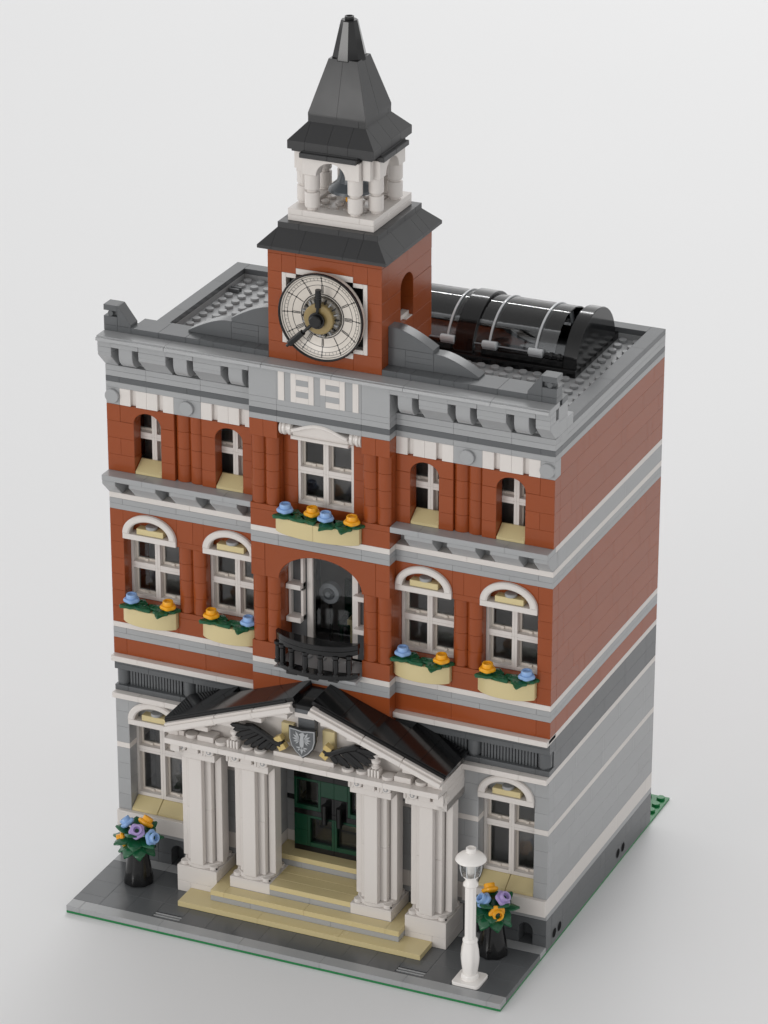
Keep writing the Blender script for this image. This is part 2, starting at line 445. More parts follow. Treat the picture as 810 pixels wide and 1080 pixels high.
# ---- crowning cornice and parapet
w = MB()
for z0, z1, k in ((35.6, 36, 'lg'), (36, 36.4, 'dg'), (36.4, 36.8, 'lg'), (36.8, 37.2, 'lg')):
    hull(w, z0, z1, k, lens=(6, 8, 4))
    row2(w, [0, 3, 7, 11] if k == 'lg' else [0, 1, 6, 11], z0, z1, k)
    row(w, [11, 13, 19, 21] if z0 < 36.3 else [11, 13, 19, 21], z0, z1, k, 7, 9)
for a, b in ((11, 18), (18, 24), (24, 28)):
    for x0 in (0, 31): w.box(x0, x0+1, a, b, 37.2, 37.6, 'dg', c=.02)
row(w, [1, 8, 16, 24, 31], 37.2, 37.6, 'dg', 27, 28)
row2(w, [0, 1, 5, 8, 11], 37.2, 38.2, 'lg', 8.45, 10); row2(w, [0, 4, 11], 38.2, 39.2, 'lg', 8.45, 10); row2(w, [0, 4, 11], 36.4, 37.2, 'lg', 9, 10)
row(w, [11, 13, 19, 21], 37.2, 39.2, 'lg', 7, 10)
for x0 in (0, 31):
    w.box(x0, x0+1, 10, 11, 37.2, 38.0, 'lg')
for a, b in ((0, 1), (3, 5), (7, 9)):
    for f in (0, 1):
        p, q = (a, b) if f == 0 else (32-b, 32-a)
        w.prism([(8.5, 37.22), (8.0, 37.22), (7.02, 38.2), (7.02, 38.44), (8.5, 38.44)], 'x', p+.007, q-.007, 'lg')
        w.box(p, q, 7, 8, 38.44, 38.82, 'lg'); w.box(p, q, 7, 8, 38.82, 39.2, 'lg')
row(w, [0, 5, 12, 17, 22, 28, 32], 39.2, 39.6, 'lg', 6.9, 8.6)
for a, b in ((0, 5), (5, 12), (12, 17), (17, 22), (22, 28), (28, 32)):
    w.prism([(7.2, 39.6), (6.75, 39.5), (6.72, 39.3), (7.2, 39.22)], 'x', a+.007, b-.007, 'lg', c=.02)
w.build('parapet', B)
for a in (1, 5, 9, 21, 25, 29):
    w = MB()
    w.box(a, a+2, 6.96, 8.4, 38.86, 39.18, 'lg')
    n = 10; pts = [(8.5, 37.35), (8.0, 37.35)]+[(8.0-.9*math.sin(PI/2*i/n), 38.35-1.0*math.cos(PI/2*i/n)) for i in range(1, n+1)]+[(7.1, 38.86), (8.5, 38.86)]
    w.prism(pts, 'x', a+.5, a+1.5, 'lg')
    w.build('corbel', B)

# number panel
w = MB()
w.box(13, 19, 6.985, 7.2, 37.2, 39.2, 'lg', c=.01)
def bar(x0, x1, z0, z1, k='white'): w.box(x0, x1, 6.93, 7.1, z0, z1, k, c=.012, g=.006)
bar(13.14, 13.58, 37.2, 39.2)
bar(14.04, 14.42, 37.2, 39.2); bar(15.3, 15.68, 37.2, 39.2)
for z in (37.2, 38.0, 38.8): bar(14.42, 15.3, z, z+.4)
for z in (37.6, 38.4): bar(14.42, 15.3, z, z+.4, 'lg')
bar(16.14, 16.52, 38.0, 39.2); bar(17.5, 17.88, 37.2, 39.2); bar(16.14, 16.52, 37.2, 38.0, 'lg')
for z in (37.2, 38.0, 38.8): bar(16.52, 17.5, z, z+.4)
for z in (37.6, 38.4): bar(16.52, 17.5, z, z+.4, 'lg')
bar(18.42, 18.84, 37.2, 39.2)
w.build('number_panel', B)

# dark tile row, stepped scrolls, finials on the front parapet
for f in (0, 1):
    w = MB(); X = (lambda a: a) if f == 0 else (lambda a: 32-a)
    for a, b, y1 in ((0, 1, 9), (1, 2, 9), (2, 4, 10), (4, 6, 10), (6, 7, 9), (7, 8, 9), (8, 10, 9), (10, 11, 9), (11, 12, 9)):
        p, q = sorted((X(a), X(b))); w.box(p, q, 8, y1, 39.6, 40, 'dg')
    p, q = sorted((X(0), X(2))); w.box(p, q, 9, 10, 39.2, 39.6, 'dg')
    w.build('parapet_cap', B)
for f in (0, 1):
    w = MB(); fm2 = (lambda p: p) if f == 1 else mir
    n = 10
    def curve(x0, x1, zt, zb, zl):   # top falls from zt at x0 to zb at x1
        return [(x0, zl), (x0, zt)]+[(x0+.5+(x1-x0-.5)*i/n, zt-(zt-zb)*(i/n)**1.45) for i in range(0, n+1)]+[(x1, zl)]
    a = curve(20.0, 23.15, 42.6, 41.45, 41.2); b = curve(23.15, 26.3, 41.2, 40.12, 40.0)
    w.prism(fm2(a), 'y', 9.0, 10.0, 'dg'); w.prism(fm2(b), 'y', 9.0, 10.0, 'dg')
    for (x0, x1, z0, z1) in ((20, 21.2, 40, 41.2), (21.2, 23.15, 40.4, 40.8), (21.2, 23.15, 40.8, 41.2), (21.2, 23.15, 40, 40.4)):
        p, q = (x0, x1) if f == 1 else (32-x1, 32-x0)
        w.box(p, q, 9, 10, z0, z1, 'dg', c=.02)
    p, q = sorted(((12 if f == 0 else 20), (5.7 if f == 0 else 26.3)))
    w.box(p, q, 9, 10, 39.2, 40, 'dg')
    w.build('roof_scroll', B)
for f in (0, 1):
    X = (lambda a: a) if f == 0 else (lambda a: 32-a)
    w = MB(); p, q = sorted((X(0), X(1)))
    w.box(p, q, 8, 9, 40, 40.62, 'dg'); p2, q2 = sorted((X(.32), X(1)))
    w.box(p2, q2, 8.25, 9, 40.62, 41.0, 'dg'); w.cyl((X(.5), 8.42, 40.62), .3, .38, 'z', 'dg', 16)
    w.cyl((X(.5), 8.0, 40.82), .2, .4, 'y', 'dg', 14)
    w.box(p, q, 8, 9, 41.0, 41.4, 'dg')
    pts = [(X(1.0), 40.0), (X(1.0), 41.39), (X(1.08), 41.39), (X(1.98), 40.2), (X(1.98), 40.0)]
    w.prism(pts, 'y', 8.0, 9.0, 'dg')
    w.build('roof_finial', B)

# ---- roof deck with studs
w = MB(); w.box(1, 31, 9.5, 27, 36.4, 36.8, 'lg')
for x in range(1, 31):
    for y in range(10, 27):
        if 11 <= x < 21 and y < 17: continue
        if 9 <= x < 29 and 19 <= y < 27: continue
        if 26 <= x < 30 and y == 10: continue
        w.stud(x+.5, y+.5, 36.8, 'lg', seg=14)
w.box(1.1, 1.9, 24.2, 24.4, 36.8, 37.1, 'dg'); w.box(1.1, 1.9, 24.6, 24.8, 36.8, 37.1, 'dg')
w.build('roof_deck', B)

# ---- windows: one frame mesh reused, pane as its child
def window_mesh(W0, units):
    fr = MB(); pn = MB()
    for x0, x1, z0, z1 in units:
        o = .19
        fr.box(x0, x0+o, 0, .9, z0, z1, 'white', c=.02, g=.003); fr.box(x1-o, x1, 0, .9, z0, z1, 'white', c=.02, g=.003)
        fr.box(x0+o, x1-o, 0, .9, z0, z0+o+.08, 'white', c=.02, g=.003); fr.box(x0+o, x1-o, 0, .9, z1-o, z1, 'white', c=.02, g=.003)
        i = o+.14
        for a, b, c, d in ((x0+o, x0+i, z0+o, z1-o), (x1-i, x1-o, z0+o, z1-o), (x0+i, x1-i, z0+o, z0+i+.1), (x0+i, x1-i, z1-i, z1-o)):
            fr.box(a, b, .42, .62, c, d, 'face', c=.02, g=.002)
        fr.box((x0+x1)/2-.13, (x0+x1)/2+.13, .30, .45, z0+i-.06, z0+i+.12, 'face', c=.02, g=0)
        pn.box(x0+i-.03, x1-i+.03, .50, .54, z0+i, z1-i+.02, 'glass', c=0, g=0)
    return fr, pn
def window(units, at):
    fr, pn = window_mesh(4, units)
    f = fr.build('window', None, (0, 0, 0)); f.parent = B; f.location = (Vector(at)-W['brick_building'])*S; W[f.name] = Vector(at)
    p = pn.build('pane', None, (0, 0, 0)); p.parent = f; W[p.name] = Vector(at)
    return f
sq = [(0, 2, 0, 2.4), (2, 4, 0, 2.4), (0, 2, 2.4, 4.8), (2, 4, 2.4, 4.8)]
tall = [(0, 2, 0, 3.6), (2, 4, 0, 3.6), (0, 2, 3.6, 6.0), (2, 4, 3.6, 6.0)]

def hood(f, x0, z0, kind):
    """white bar and arched hood over a window; tan key block and grey boss in the head"""
    cx = x0+2
    h = MB()
    n = 24
    def ring(ro, rzo, ri, rzi):
        return [(cx+ro*math.cos(PI-PI*i/n), z0+.4+rzo*math.sin(PI-PI*i/n)) for i in range(n+1)] + [(cx+ri*math.cos(PI*i/n), z0+.4+rzi*math.sin(PI*i/n)) for i in range(n+1)]
    h.prism(ring(2.0, 1.55, 1.5, 1.08), 'y', 7.72, 8.5, 'white', c=.09)
    h.box(x0, x0+4, 7.82, 9, z0, z0+.4, 'white')
    h.build('arch_hood', f)
    h = MB(); h.box(cx-1, cx+1, 7.95, 8.6, z0+.42, z0+.85, 'tan'); h.stud(cx, 8.3, z0+.85, 'lg', .42, .22, 20)
    h.build('key_block', f)
def slope_sill(f, x0, z0, n, rise=.8):
    h = MB()
    for i in range(n):
        h.prism([(8.02, z0+.02), (9.02, z0+.02), (9.02, z0+rise), (8.92, z0+rise), (8.02, z0+.2)], 'x', x0+i*2+.02, x0+i*2+1.98, 'tan')
    h.build('sill', f)

wg = window(tall, (1, 9, 4.8)); hood(wg, 1, 10.8, 0); slope_sill(wg, 1, 4.0, 2)
w2 = dup(wg, B, (27, 9, 4.8))
wm = window(sq, (1, 9, 20)); hood(wm, 1, 24.8, 0)
for x in (7, 21, 27): dup(wm, B, (x, 9, 20))
wt = window(sq, (1, 9, 29.6)); slope_sill(wt, 2, 29.6, 1)
for x in (7, 21, 27): dup(wt, B, (x, 9, 29.6))
wc = window(sq, (14, 8.06, 29.6))
# rolled lintel over the centre window
h = MB()
for cx0, d in ((13.05, 1), (18.95, -1)):
    pr = [(.34, 0), (.44, .05), (.46, .16), (.38, .22), (.46, .28), (.46, .42), (.36, .5), (.36, .6), (.45, .66), (.45, .85), (.3, .95)]
    h.lathe([(r*1.15, d*t) for r, t in pr], (cx0, 7.55, 35.15), 'x', 'white', 24)
n = 20
top = [(14.0+4*i/n, 35.3+.55*math.sin(PI*i/n)**1.3) for i in range(n+1)]
h.prism([(14, 34.6), (18, 34.6)]+[(x, z-.2) for x, z in top][::-1], 'y', 7.2, 8.4, 'white', c=.06)
h.prism([(x, z-.26) for x, z in top]+[(x, z) for x, z in top][::-1], 'y', 6.9, 8.3, 'white', c=.07)
h.prism([(13.95, 34.55), (18.05, 34.55), (18.05, 34.78), (13.95, 34.78)], 'y', 6.98, 8.2, 'white', c=.07)
h.build('lintel', wc)

# ---- flower boxes on the facade
def bow_box(x0, x1, y, d, z0, z1, pieces=1):
    h = MB(); n = 18; cx = (x0+x1)/2; hw = (x1-x0)/2
    def yy(x): return y-d*math.sqrt(max(0, 1-((x-cx)/(hw*1.06))**2))+d*math.sqrt(1-1/1.06**2)*0
    for k in range(pieces):
        a = x0+(x1-x0)*k/pieces+.01; b = x0+(x1-x0)*(k+1)/pieces-.01
        xs = [a+(b-a)*i/n for i in range(n+1)]
        outer = [(x, yy(x)) for x in xs]
        h.prism(outer+[(b, min(y+.3, yy(b)+.75)) , (a, min(y+.3, yy(a)+.75))] if 0 else outer+[(x, yy(x)+.55 if yy(x)+.55 < y+.25 else y+.25) for x in xs[::-1]], 'z', z0, z1, 'tan')
    h.box(x0+.5, x1-.5, y-.5, y+.28, z0+.15, z1-.15, 'red')
    h.stud(cx-.4, y-.35, z1-.2, 'red', .3, .2)
    return h.build('flower_box', B, ((x0+x1)/2, y, z0))
bow_box(1, 5, 8, 1.0, 18.8, 20)
for x in (7, 21, 27): bow_box(x, x+4, 8, 1.0, 18.8, 20)
bow_box(13, 19, 7, 1.05, 28.05, 29.2, 2)

# ---- balcony door and balcony
f = MB()
for x in (14.15, 17.45): f.box(x, x+.42, 8.9, 9.4, 18.6, 26.6, 'white')
f.box(14.5, 17.5, 8.95, 9.35, 18.6, 18.9, 'white')
door = f.build('balcony_door', B, (16, 9, 18.6))
p = MB(); p.box(14.57, 17.45, 9.1, 9.14, 18.9, 26.6, 'glass', c=0, g=0); p.build('pane', door)
for f in (0, 1):
    g = MB(); X = (lambda a: a) if f == 0 else (lambda a: 32-a)
    for z0 in (20.9, 23.3):
        for (a, b) in ((13.03, 13.2), (13.92, 14.1)):
            q, r = sorted((X(a), X(b))); g.box(q, r, 8.45, 8.85, z0, z0+2.4, 'white', c=.02, g=.004)
        q, r = sorted((X(13.03), X(14.1)))
        g.box(q, r, 8.0, 8.85, z0, z0+.36, 'white', c=.03, g=.004); g.box(q, r, 8.45, 8.85, z0+2.2, z0+2.4, 'white', c=.02, g=.004)
    g.build('shutter', door)
    g = MB(); q, r = sorted((X(13.03), X(14.15))); g.box(q, r, 8.86, 9.3, 18.6, 26.7, 'dg'); g.build('door_jamb', door)
b = MB()
def by(x, d): return 7-d*math.sqrt(max(0, 1-((x-16)/3.15)**2))
def bow(z0, z1, d0, d1):
    n = 24; xs = [13.02+5.96*i/n for i in range(n+1)]
    b.prism([(x, by(x, d0)) for x in xs]+[(x, min(7.0, by(x, d1)) if d1 > 0 else 7.0) for x in xs[::-1]], 'z', z0, z1, 'black', c=.04)
bow(20.6, 20.98, 1.78, .7); bow(20.22, 20.61, 1.72, 1.1); bow(18.52, 18.84, 1.78, .9)
for a, c in ((14.2, 15.0), (15.9, 16.6), (17.2, 17.9)):
    b.box(a, c, by((a+c)/2, 1.7)-.02, by((a+c)/2, 1.7)+.3, 18.38, 18.6, 'black', c=.02)
bal = b.build('balcony_railing', B, (16, 7, 18.4))
bb = MB()
for x in (13.25, 13.75, 14.55, 15.6, 16.7, 17.7, 18.5):
    y = by(x, 1.55); y = min(y, 6.9)
    bb.lathe([(.25, 0), (.25, .16), (.18, .22), (.2, .5), (.18, 1.2), (.25, 1.3), (.25, 1.5)], (x, y, 18.78), 'z', 'black', 14)
bb.build('baluster', bal)
f = MB(); f.box(13.0, 19.0, 6.0, 8.9, 18.2, 18.42, 'lg', g=.01)
for x in (14.5, 15.5, 16.5, 17.5): f.stud(x, 8.3, 18.42, 'lg')
f.build('balcony_floor', bal)

# ---- entrance steps
w = MB(); 
row(w, [7, 13, 19, 25], .4, .8, 'tan', 3, 5); w.box(9, 23, 5, 8, .4, .8, 'lg')
w.build('step', B, (16, 4, .4))
w = MB(); row(w, [9, 12, 18, 23], .8, 1.2, 'lg', 4, 8); row(w, [10, 16, 22], 1.2, 1.6, 'tan', 4, 5); row(w, [10, 16, 22], 1.2, 1.6, 'lg', 5, 8)
w.box(9, 10, 4, 8, 1.2, 1.6, 'tan'); w.box(22, 23, 4, 8, 1.2, 1.6, 'tan')
w.build('step', B, (16, 4, .8))
w = MB(); row(w, [13, 16, 19], 1.6, 2.0, 'lg', 5, 8)
for y in (5, 6, 7): w.box(13, 19, y, y+1, 2.0, 2.4, 'tan')
w.build('step', B, (16, 5, 1.6))
w = MB(); row(w, [12, 14, 18, 20], 2.4, 2.8, 'lg', 8, 10); row(w, [12, 13, 19, 20], 2.8, 3.2, 'tan', 8, 10)
w.box(12, 20, 8, 10, .2, 2.4, 'lg')
w.build('step', B, (16, 8, 2.4))

# ---- entrance doors
for f in (0, 1):
    X = (lambda a: a) if f == 0 else (lambda a: 32-a)
    d = MB(); pn = MB()
    def bx(a, b, z0, z1, k='dgreen', y0=9, y1=9.9):
        q, r = sorted((X(a), X(b))); d.box(q, r, y0, y1, z0, z1, k, c=.03, g=.006)
    bx(13, 16, 3.2, 3.6, 'black'); bx(13, 14, 3.6, 4.8); bx(13, 14, 4.8, 6.0)
    bx(13, 16, 6.0, 6.4, 'black'); bx(15, 16, 7.6, 8.8); bx(15, 16, 6.4, 7.6, 'black'); bx(13, 16, 8.8, 9.2, 'black'); bx(13, 16, 9.2, 9.6, 'dgreen')
    for x0, z0 in ((14, 3.6), (13, 6.4)):
        o = .2
        bx(x0, x0+o, z0, z0+2.4); bx(x0+2-o, x0+2, z0, z0+2.4); bx(x0+o, x0+2-o, z0, z0+o+.12); bx(x0+o, x0+2-o, z0+2.4-o, z0+2.4)
        q, r = sorted((X(x0+o+.03), X(x0+2-o-.03)))
        for a, b, c, e in ((q, q+.1, z0+o, z0+2.2), (r-.1, r, z0+o, z0+2.2), (q, r, z0+o+.1, z0+o+.2), (q, r, z0+2.1, z0+2.2)):
            d.box(a, b, 9.25, 9.4, c, e, 'black', c=.01, g=.004)
        pn.box(q, r, 9.33, 9.37, z0+o, z0+2.2, 'glass', c=0, g=0)
    dr = d.build('door', B, (X(14.5), 9, 3.2)); pn.build('pane', dr)
    h = MB(); cx = X(15.45)
    h.cylz(cx, 8.62, 5.75, 7.25, .2, 'black', 16); h.box(cx-.15, cx+.15, 8.6, 9.05, 6.9, 7.2, 'black'); h.box(cx-.15, cx+.15, 8.6, 9.05, 5.8, 6.1, 'black')
    h.build('handle', dr)

# ---- portico columns
def column(cx, zb):
    cy = 6.5
    c = MB()
    r = 1.5; k = .5; m = 1.0
    pl = [(-.5, -r), (.5, -r), (.5, -m), (m, -m), (m, -.5), (r, -.5), (r, .5), (m, .5), (m, m), (.5, m), (.5, r), (-.5, r), (-.5, m), (-m, m), (-m, .5), (-r, .5), (-r, -.5), (-m, -.5), (-m, -m), (-.5, -m)]
    # long smooth fronts, core seamed at mid height
    c.box(cx-.49, cx+.49, cy-r, cy-m, 2.7, 10.8, 'white', c=.05); c.box(cx-.49, cx+.49, cy+m, cy+r, 2.7, 10.8, 'white', c=.05)
    c.box(cx-r, cx-m, cy-.49, cy+.49, 2.7, 10.8, 'white', c=.05); c.box(cx+m, cx+r, cy-.49, cy+.49, 2.7, 10.8, 'white', c=.05)
    for z0, z1 in ((2.7, 6.75), (6.75, 10.8)): c.box(cx-m+.06, cx+m-.06, cy-m+.06, cy+m-.06, z0, z1, 'white', c=.05)
    o = c.build('column', B, (cx, cy, zb))
    p = MB()
    if zb < 1:
        row(p, [cx-1.5, cx+.5, cx+1.5] if cx > 16 else [cx-1.5, cx-.5, cx+1.5], .4, 1.2, 'white', 5, 8); p.box(cx-1.5, cx+1.5, 5, 8, 1.2, 2.4, 'white')
    else: p.box(cx-1.5, cx+1.5, 5, 8, 1.6, 2.4, 'white')
    p.lathe([(1.42, 0), (1.46, .05), (1.46, .22), (1.38, .3)], (cx, cy, 2.4), 'z', 'white', 40)
    for sx in (-1, 1):
        for sy in (-1, 1):
            p.stud(cx+sx*1.08, cy+sy*1.08, 2.4, 'white', .3, .26)
            pass
    for q in (.72, 1.42): p.cyl((cx+q, cy-1.36+.16*(q < 1), 2.56), .065, .1, 'y', 'ink', 8, .01)
    p.build('plinth', o)
    q = MB(); q.box(cx-1.5, cx+1.5, 5, 8, 10.8, 11.35, 'white', c=.04)
    q.box(cx-1.35, cx+1.35, 5.25, 7.8, 11.35, 12.4, 'white')
    for s in (-1, 1):
        for t in (0, 1): q.box(cx+s*1.05-.42+t*.22, cx+s*1.05-.22+t*.22, 4.62, 5.4, 11.36, 12.35, 'white', c=.09, g=0)
        q.cyl((cx+s*1.05+.26, 4.55, 11.78), .34, .7, 'y', 'white', 18, .05)
        q.lathe([(.17, 0), (.17, .05)], (cx+s*1.05+.26, 4.52, 11.78), 'y', 'silver', 12)
        q.cyl((cx+s*1.05+.26, 4.48, 11.78), .1, .1, 'y', 'white', 10, .02)
    q.box(cx-.45, cx+.4, 4.75, 5.3, 11.36, 12.2, 'white', c=.03)
    q.build('capital', o)
for cx, zb in ((7.5, .4), (11.5, 1.6), (20.5, 1.6), (24.5, .4)): column(cx, zb)

# ---- pediment
pd = MB()
row(pd, [6, 8, 10, 12, 14, 16, 18, 20, 22, 24, 26], 12.4, 12.8, 'white', 3.55, 5.0)
pd.box(6, 26, 5, 8, 12.4, 12.8, 'white'); pd.box(6.3, 25.7, 5.6, 8, 11.4, 12.4, 'white')
for x0 in (6, 25.3):
    pd.box(x0, x0+.7, 5, 8, 10.8, 12.0, 'white'); pd.box(x0, x0+.7, 5, 8, 12.0, 12.4, 'white'); 
    pd.box(x0, x0+.7, 4.2, 8, 12.8, 13.2, 'white')
    for i in range(3): pd.box(x0+.05, x0+.72, 4.3+i*.2, 4.42+i*.2, 11.5, 12.35, 'white', c=.03, g=0)
    pd.cyl((x0+.1, 4.72, 11.85), .28, .62, 'x', 'white', 16)
# tympanum wall
pd.prism([(6.6, 12.8), (25.4, 12.8), (16, 16.6)], 'y', 5.3, 5.9, 'white')
ped = pd.build('pediment', B, (16, 5, 12.4))
# raking cornices
SL = math.atan2(3.45, 9.5)
for s in (-1, 1):
    r = MB()
    L = 10.05
    for a, b in ((0, 3), (3, 6), (6, L)) if s == 1 else ((0, 4), (4, 7), (7, L)):
        r.xf = Matrix.Translation((16+s*10.02, 0, 13.2)) @ Matrix.Rotation(s*SL, 4, 'Y') @ Matrix.Diagonal((-s, 1, 1, 1))
        r.box(a, b, 3.55, 4.25, .0, .36, 'white', c=.04); r.box(a+.1, b, 3.75, 5.4, -.14, .2, 'white', c=.04, g=.01)
        r.box(a+.05, b, 3.8, 5.4, .2, .5, 'white', c=.04, g=.01)
    r.build('raking_cornice', ped)
# modillions and deck furniture inside the gable
m = MB()
for s in (-1, 1):
    X = lambda d: 16+s*d
    for d, z in ((7.6, 13.5), (5.6, 14.25), (3.6, 15.0), (1.7, 15.7)):
        m.box(X(d)-.5, X(d)+.5, 4.3, 5.3, z-.05, z+.3, 'white', c=.03)
    m.box(min(X(8.9), X(9.9)), max(X(8.9), X(9.9)), 4.3, 5.3, 12.8, 13.15, 'white')
    m.stud(X(8.4), 4.5, 12.8, 'white', .42, .25, 20)
    m.box(min(X(6.6), X(7.8)), max(X(6.6), X(7.8)), 4.1, 5.1, 12.8, 13.2, 'white')
    m.stud(X(6.1), 4.3, 12.8, 'white', .42, .25, 20); m.stud(X(3.2), 4.3, 12.8, 'white', .42, .22, 20)
    m.stud(X(4.2), 4.4, 12.8, 'white', .42, .22, 20)
    # small statuette
    for t in (-.33, -.11, .11, .33): m.box(X(5.15)+t-.08, X(5.15)+t+.08, 4.0, 4.6, 12.8, 13.35, 'white', c=.03, g=0)
    m.lathe([(.3, 0), (.3, .12), (.2, .2), (.22, .3), (.33, .42), (.33, .6), (.18, .72), (.2, .84), (.26, .96), (.16, 1.12)], (X(5.15), 4.45, 13.35), 'z', 'white', 16)
m.box(13.8, 16, 4.2, 5.2, 12.8, 13.15, 'white'); m.box(16, 18.2, 4.2, 5.2, 12.8, 13.15, 'white')
m.build('gable_block', ped)
g = MB()
for s in (-1, 1):
    g.box(16+s*1.5-.45, 16+s*1.5+.45, 4.95, 5.35, 13.6, 15.0, 'tan')
g.box(15.4, 16.6, 4.7, 5.3, 14.3, 15.9, 'dg'); g.box(15.3, 16.7, 4.4, 5.3, 15.9, 16.4, 'white')
g.build('gable_panel', ped)
# shield with an engraved bird
sh = MB(); sz = 14.25
def shp(k): return [(15.96+k*x, sz+k*z) for x, z in ((-1, 1.05), (-.5, 1.0), (0, .92), (.5, 1.0), (1, 1.05), (1.0, .2), (.85, -.35), (.5, -.8), (0, -1.2), (-.5, -.8), (-.85, -.35), (-1.0, .2))]
sh.prism(shp(1.0), 'y', 4.12, 4.36, 'ink', c=.05); sh.prism(shp(.92), 'y', 4.08, 4.2, 'emblem', c=.01); sh.prism(shp(.84), 'y', 4.06, 4.14, 'dg', c=.005)
def pr(pts, y=4.03): sh.prism([(15.96+x, sz+z) for x, z in pts], 'y', y, 4.12, 'emblem', c=.003)
pr([(-.05, .72), (.12, .78), (.24, .6), (.14, .5), (.16, .0), (.1, -.55), (0, -.85), (-.1, -.55), (-.16, .0), (-.1, .5), (-.2, .6)])
for s in (-1, 1):
    for i in range(5):
        a = math.radians(62-i*27); l = .62-.05*i
        ox, oz = s*.16, .25-.02*i
        dx, dz = s*math.cos(a)*l, math.sin(a)*l; nx, nz = -dz*.13, dx*.13
        pr([(ox, oz), (ox+dx*.6+nx, oz+dz*.6+nz), (ox+dx, oz+dz), (ox+dx*.6-nx, oz+dz*.6-nz)])
    for i in range(2):
        pr([(s*.05, -.3), (s*(.3+.12*i), -.55+.22*i), (s*(.24+.12*i), -.62+.22*i), (s*.05, -.45)])
sh.build('emblem_shield', ped, (15.96, 4.2, 14.2))
# wings beside the shield
for s in (-1, 1):
    wg2 = MB(); ox = 16+s*1.75; oz = 13.75
    tips = ((5.35, 14.5), (5.2, 14.1), (5.0, 13.72), (4.75, 13.42), (4.4, 13.15), (3.95, 12.98), (3.4, 12.93), (2.9, 13.02), (2.45, 13.12))
    root = ((3.9, 14.55), (3.7, 14.5), (3.5, 14.42), (3.25, 14.32), (2.95, 14.2), (2.65, 14.08), (2.35, 13.95), (2.1, 13.85), (1.9, 13.75))
    for i in range(9):
        p = Vector(root[i]); q = Vector(tips[i]); dv = (q-p).normalized(); nn = Vector((-dv.y, dv.x)); L = (q-p).length
        pts = [p-nn*.14, p+dv*L*.6-nn*.2, p+dv*L*.88-nn*.15, q, p+dv*L*.88+nn*.15, p+dv*L*.6+nn*.2, p+nn*.14]
        y0 = 4.08+(.1 if i % 2 else 0)+.012*i
        wg2.prism([(16+s*v.x, v.y) for v in pts], 'y', y0, y0+.16, 'black', c=.05)
    arm = [(1.55, 13.55), (1.55, 13.95), (2.2, 14.12), (2.9, 14.5), (3.7, 14.85), (4.2, 14.78), (3.9, 14.45), (3.2, 14.2), (2.5, 13.85), (2.0, 13.6)]
    wg2.prism([(16+s*x, z) for x, z in arm], 'y', 4.0, 4.4, 'black', c=.1)
    wg2.build('wing', ped, (ox, 4.3, oz))
    cl = MB(); cl.xf = Matrix.Translation((ox-s*.05, 4.3, oz+.1)) @ Matrix.Rotation(s*.55, 4, 'Y')
    cl.box(-.2, .35, -.25, .25, .1, .5, 'gold') if s == -1 else cl.box(-.35, .2, -.25, .25, .1, .5, 'gold')
    cl.box(-.28, .28, -.26, .26, -.5, -.1, 'gold')
    cl.box(-.2, .2, -.25, .25, -.15, .15, 'black')
    cl.build('wing_clip', ped)
# black roof of the portico
rf = MB()
for s in (-1, 1):
    L = 10.2
    cuts = [0, 2, 4, 6, 8, L]
    rf.xf = Matrix.Translation((16+s*10.08, 0, 13.33)) @ Matrix.Rotation(s*SL, 4, 'Y') @ Matrix.Diagonal((-s, 1, 1, 1))
    for a, b in zip(cuts, cuts[1:]):
        rf.box(a, b, 4.2, 8.0 if a < 4 else 7.0, .26, .66, 'black', c=.03, g=.004)
    rf.box(0, 9.6, 4.12, 4.32, .2, .56, 'black', c=.03)
    rf.xf = None
rf.box(15.3, 16.7, 4.0, 7.0, 16.75, 17.05, 'black'); rf.box(15.45, 16.55, 4.1, 4.5, 16.4, 16.8, 'dg')
rf.build('portico_roof', B, (16, 6, 13.4))

# ---- clock tower
t = MB()
zs = [39.6+1.2*i for i in range(7)]
for i in range(6):
    z0, z1 = zs[i], zs[i+1]
    front = [[12, 14, 18, 20], [12, 13], [12, 13], [12, 13], [12, 13], [12, 13]][i]
    if i == 0: row(t, front, z0, z1, 'red', 8, 9)
    else: t.box(12, 13, 8, 9, z0, z1, 'red'); t.box(19, 20, 8, 9, z0, z1, 'red')
    # side walls
    ss = [9, 13, 16] if i % 2 else [9, 11, 16]
    for x0 in (12, 19):
        if i < 2 or False:
            for a, b in zip(ss, ss[1:]): t.box(x0, x0+1, a, b, z0, z1, 'red', c=.02)
        elif i < 4:
            t.box(x0, x0+1, 9, 11, z0, z1, 'red', c=.02); t.box(x0, x0+1, 13, 16, z0, z1, 'red', c=.02)
        elif i == 5:
            for a, b in ((9, 12), (12, 16)): t.box(x0, x0+1, a, b, z0, z1, 'red', c=.02)
    for a, b in ((13, 16), (16, 19)): t.box(a, b, 15, 16, z0, z1, 'red')
for x0 in (12, 19):
    t.prism(arch_pts(9.01, 15.99, 44.407, 45.593, 12, 1, .8, 44.41, 18), 'x', x0+.007, x0+.993, 'red')
    t.box(x0+.2, x0+.7, 11, 13, 42.0, 42.3, 'white'); t.box(x0+.05, x0+.95, 12, 13, 41.98, 42.05, 'white')
row(t, [13, 14, 18, 19], 45.6, 46.8, 'red', 8, 9) if False else None
t.box(13, 14, 8, 9, 45.6, 46.8, 'red'); t.box(18, 19, 8, 9, 45.6, 46.8, 'red'); t.box(14, 18, 8, 9, 46.0, 46.8, 'red')
t.box(12, 14, 8, 9, 46.8, 47.2, 'red'); t.box(14, 20, 8, 9, 46.8, 47.2, 'red')
for x0 in (12, 19): t.box(x0, x0+1, 9, 16, 46.8, 47.2, 'red', c=.02)
t.box(13, 19, 15, 16, 46.8, 47.2, 'red'); t.box(12.5, 19.5, 8.5, 15.5, 47.0, 47.2, 'dg')
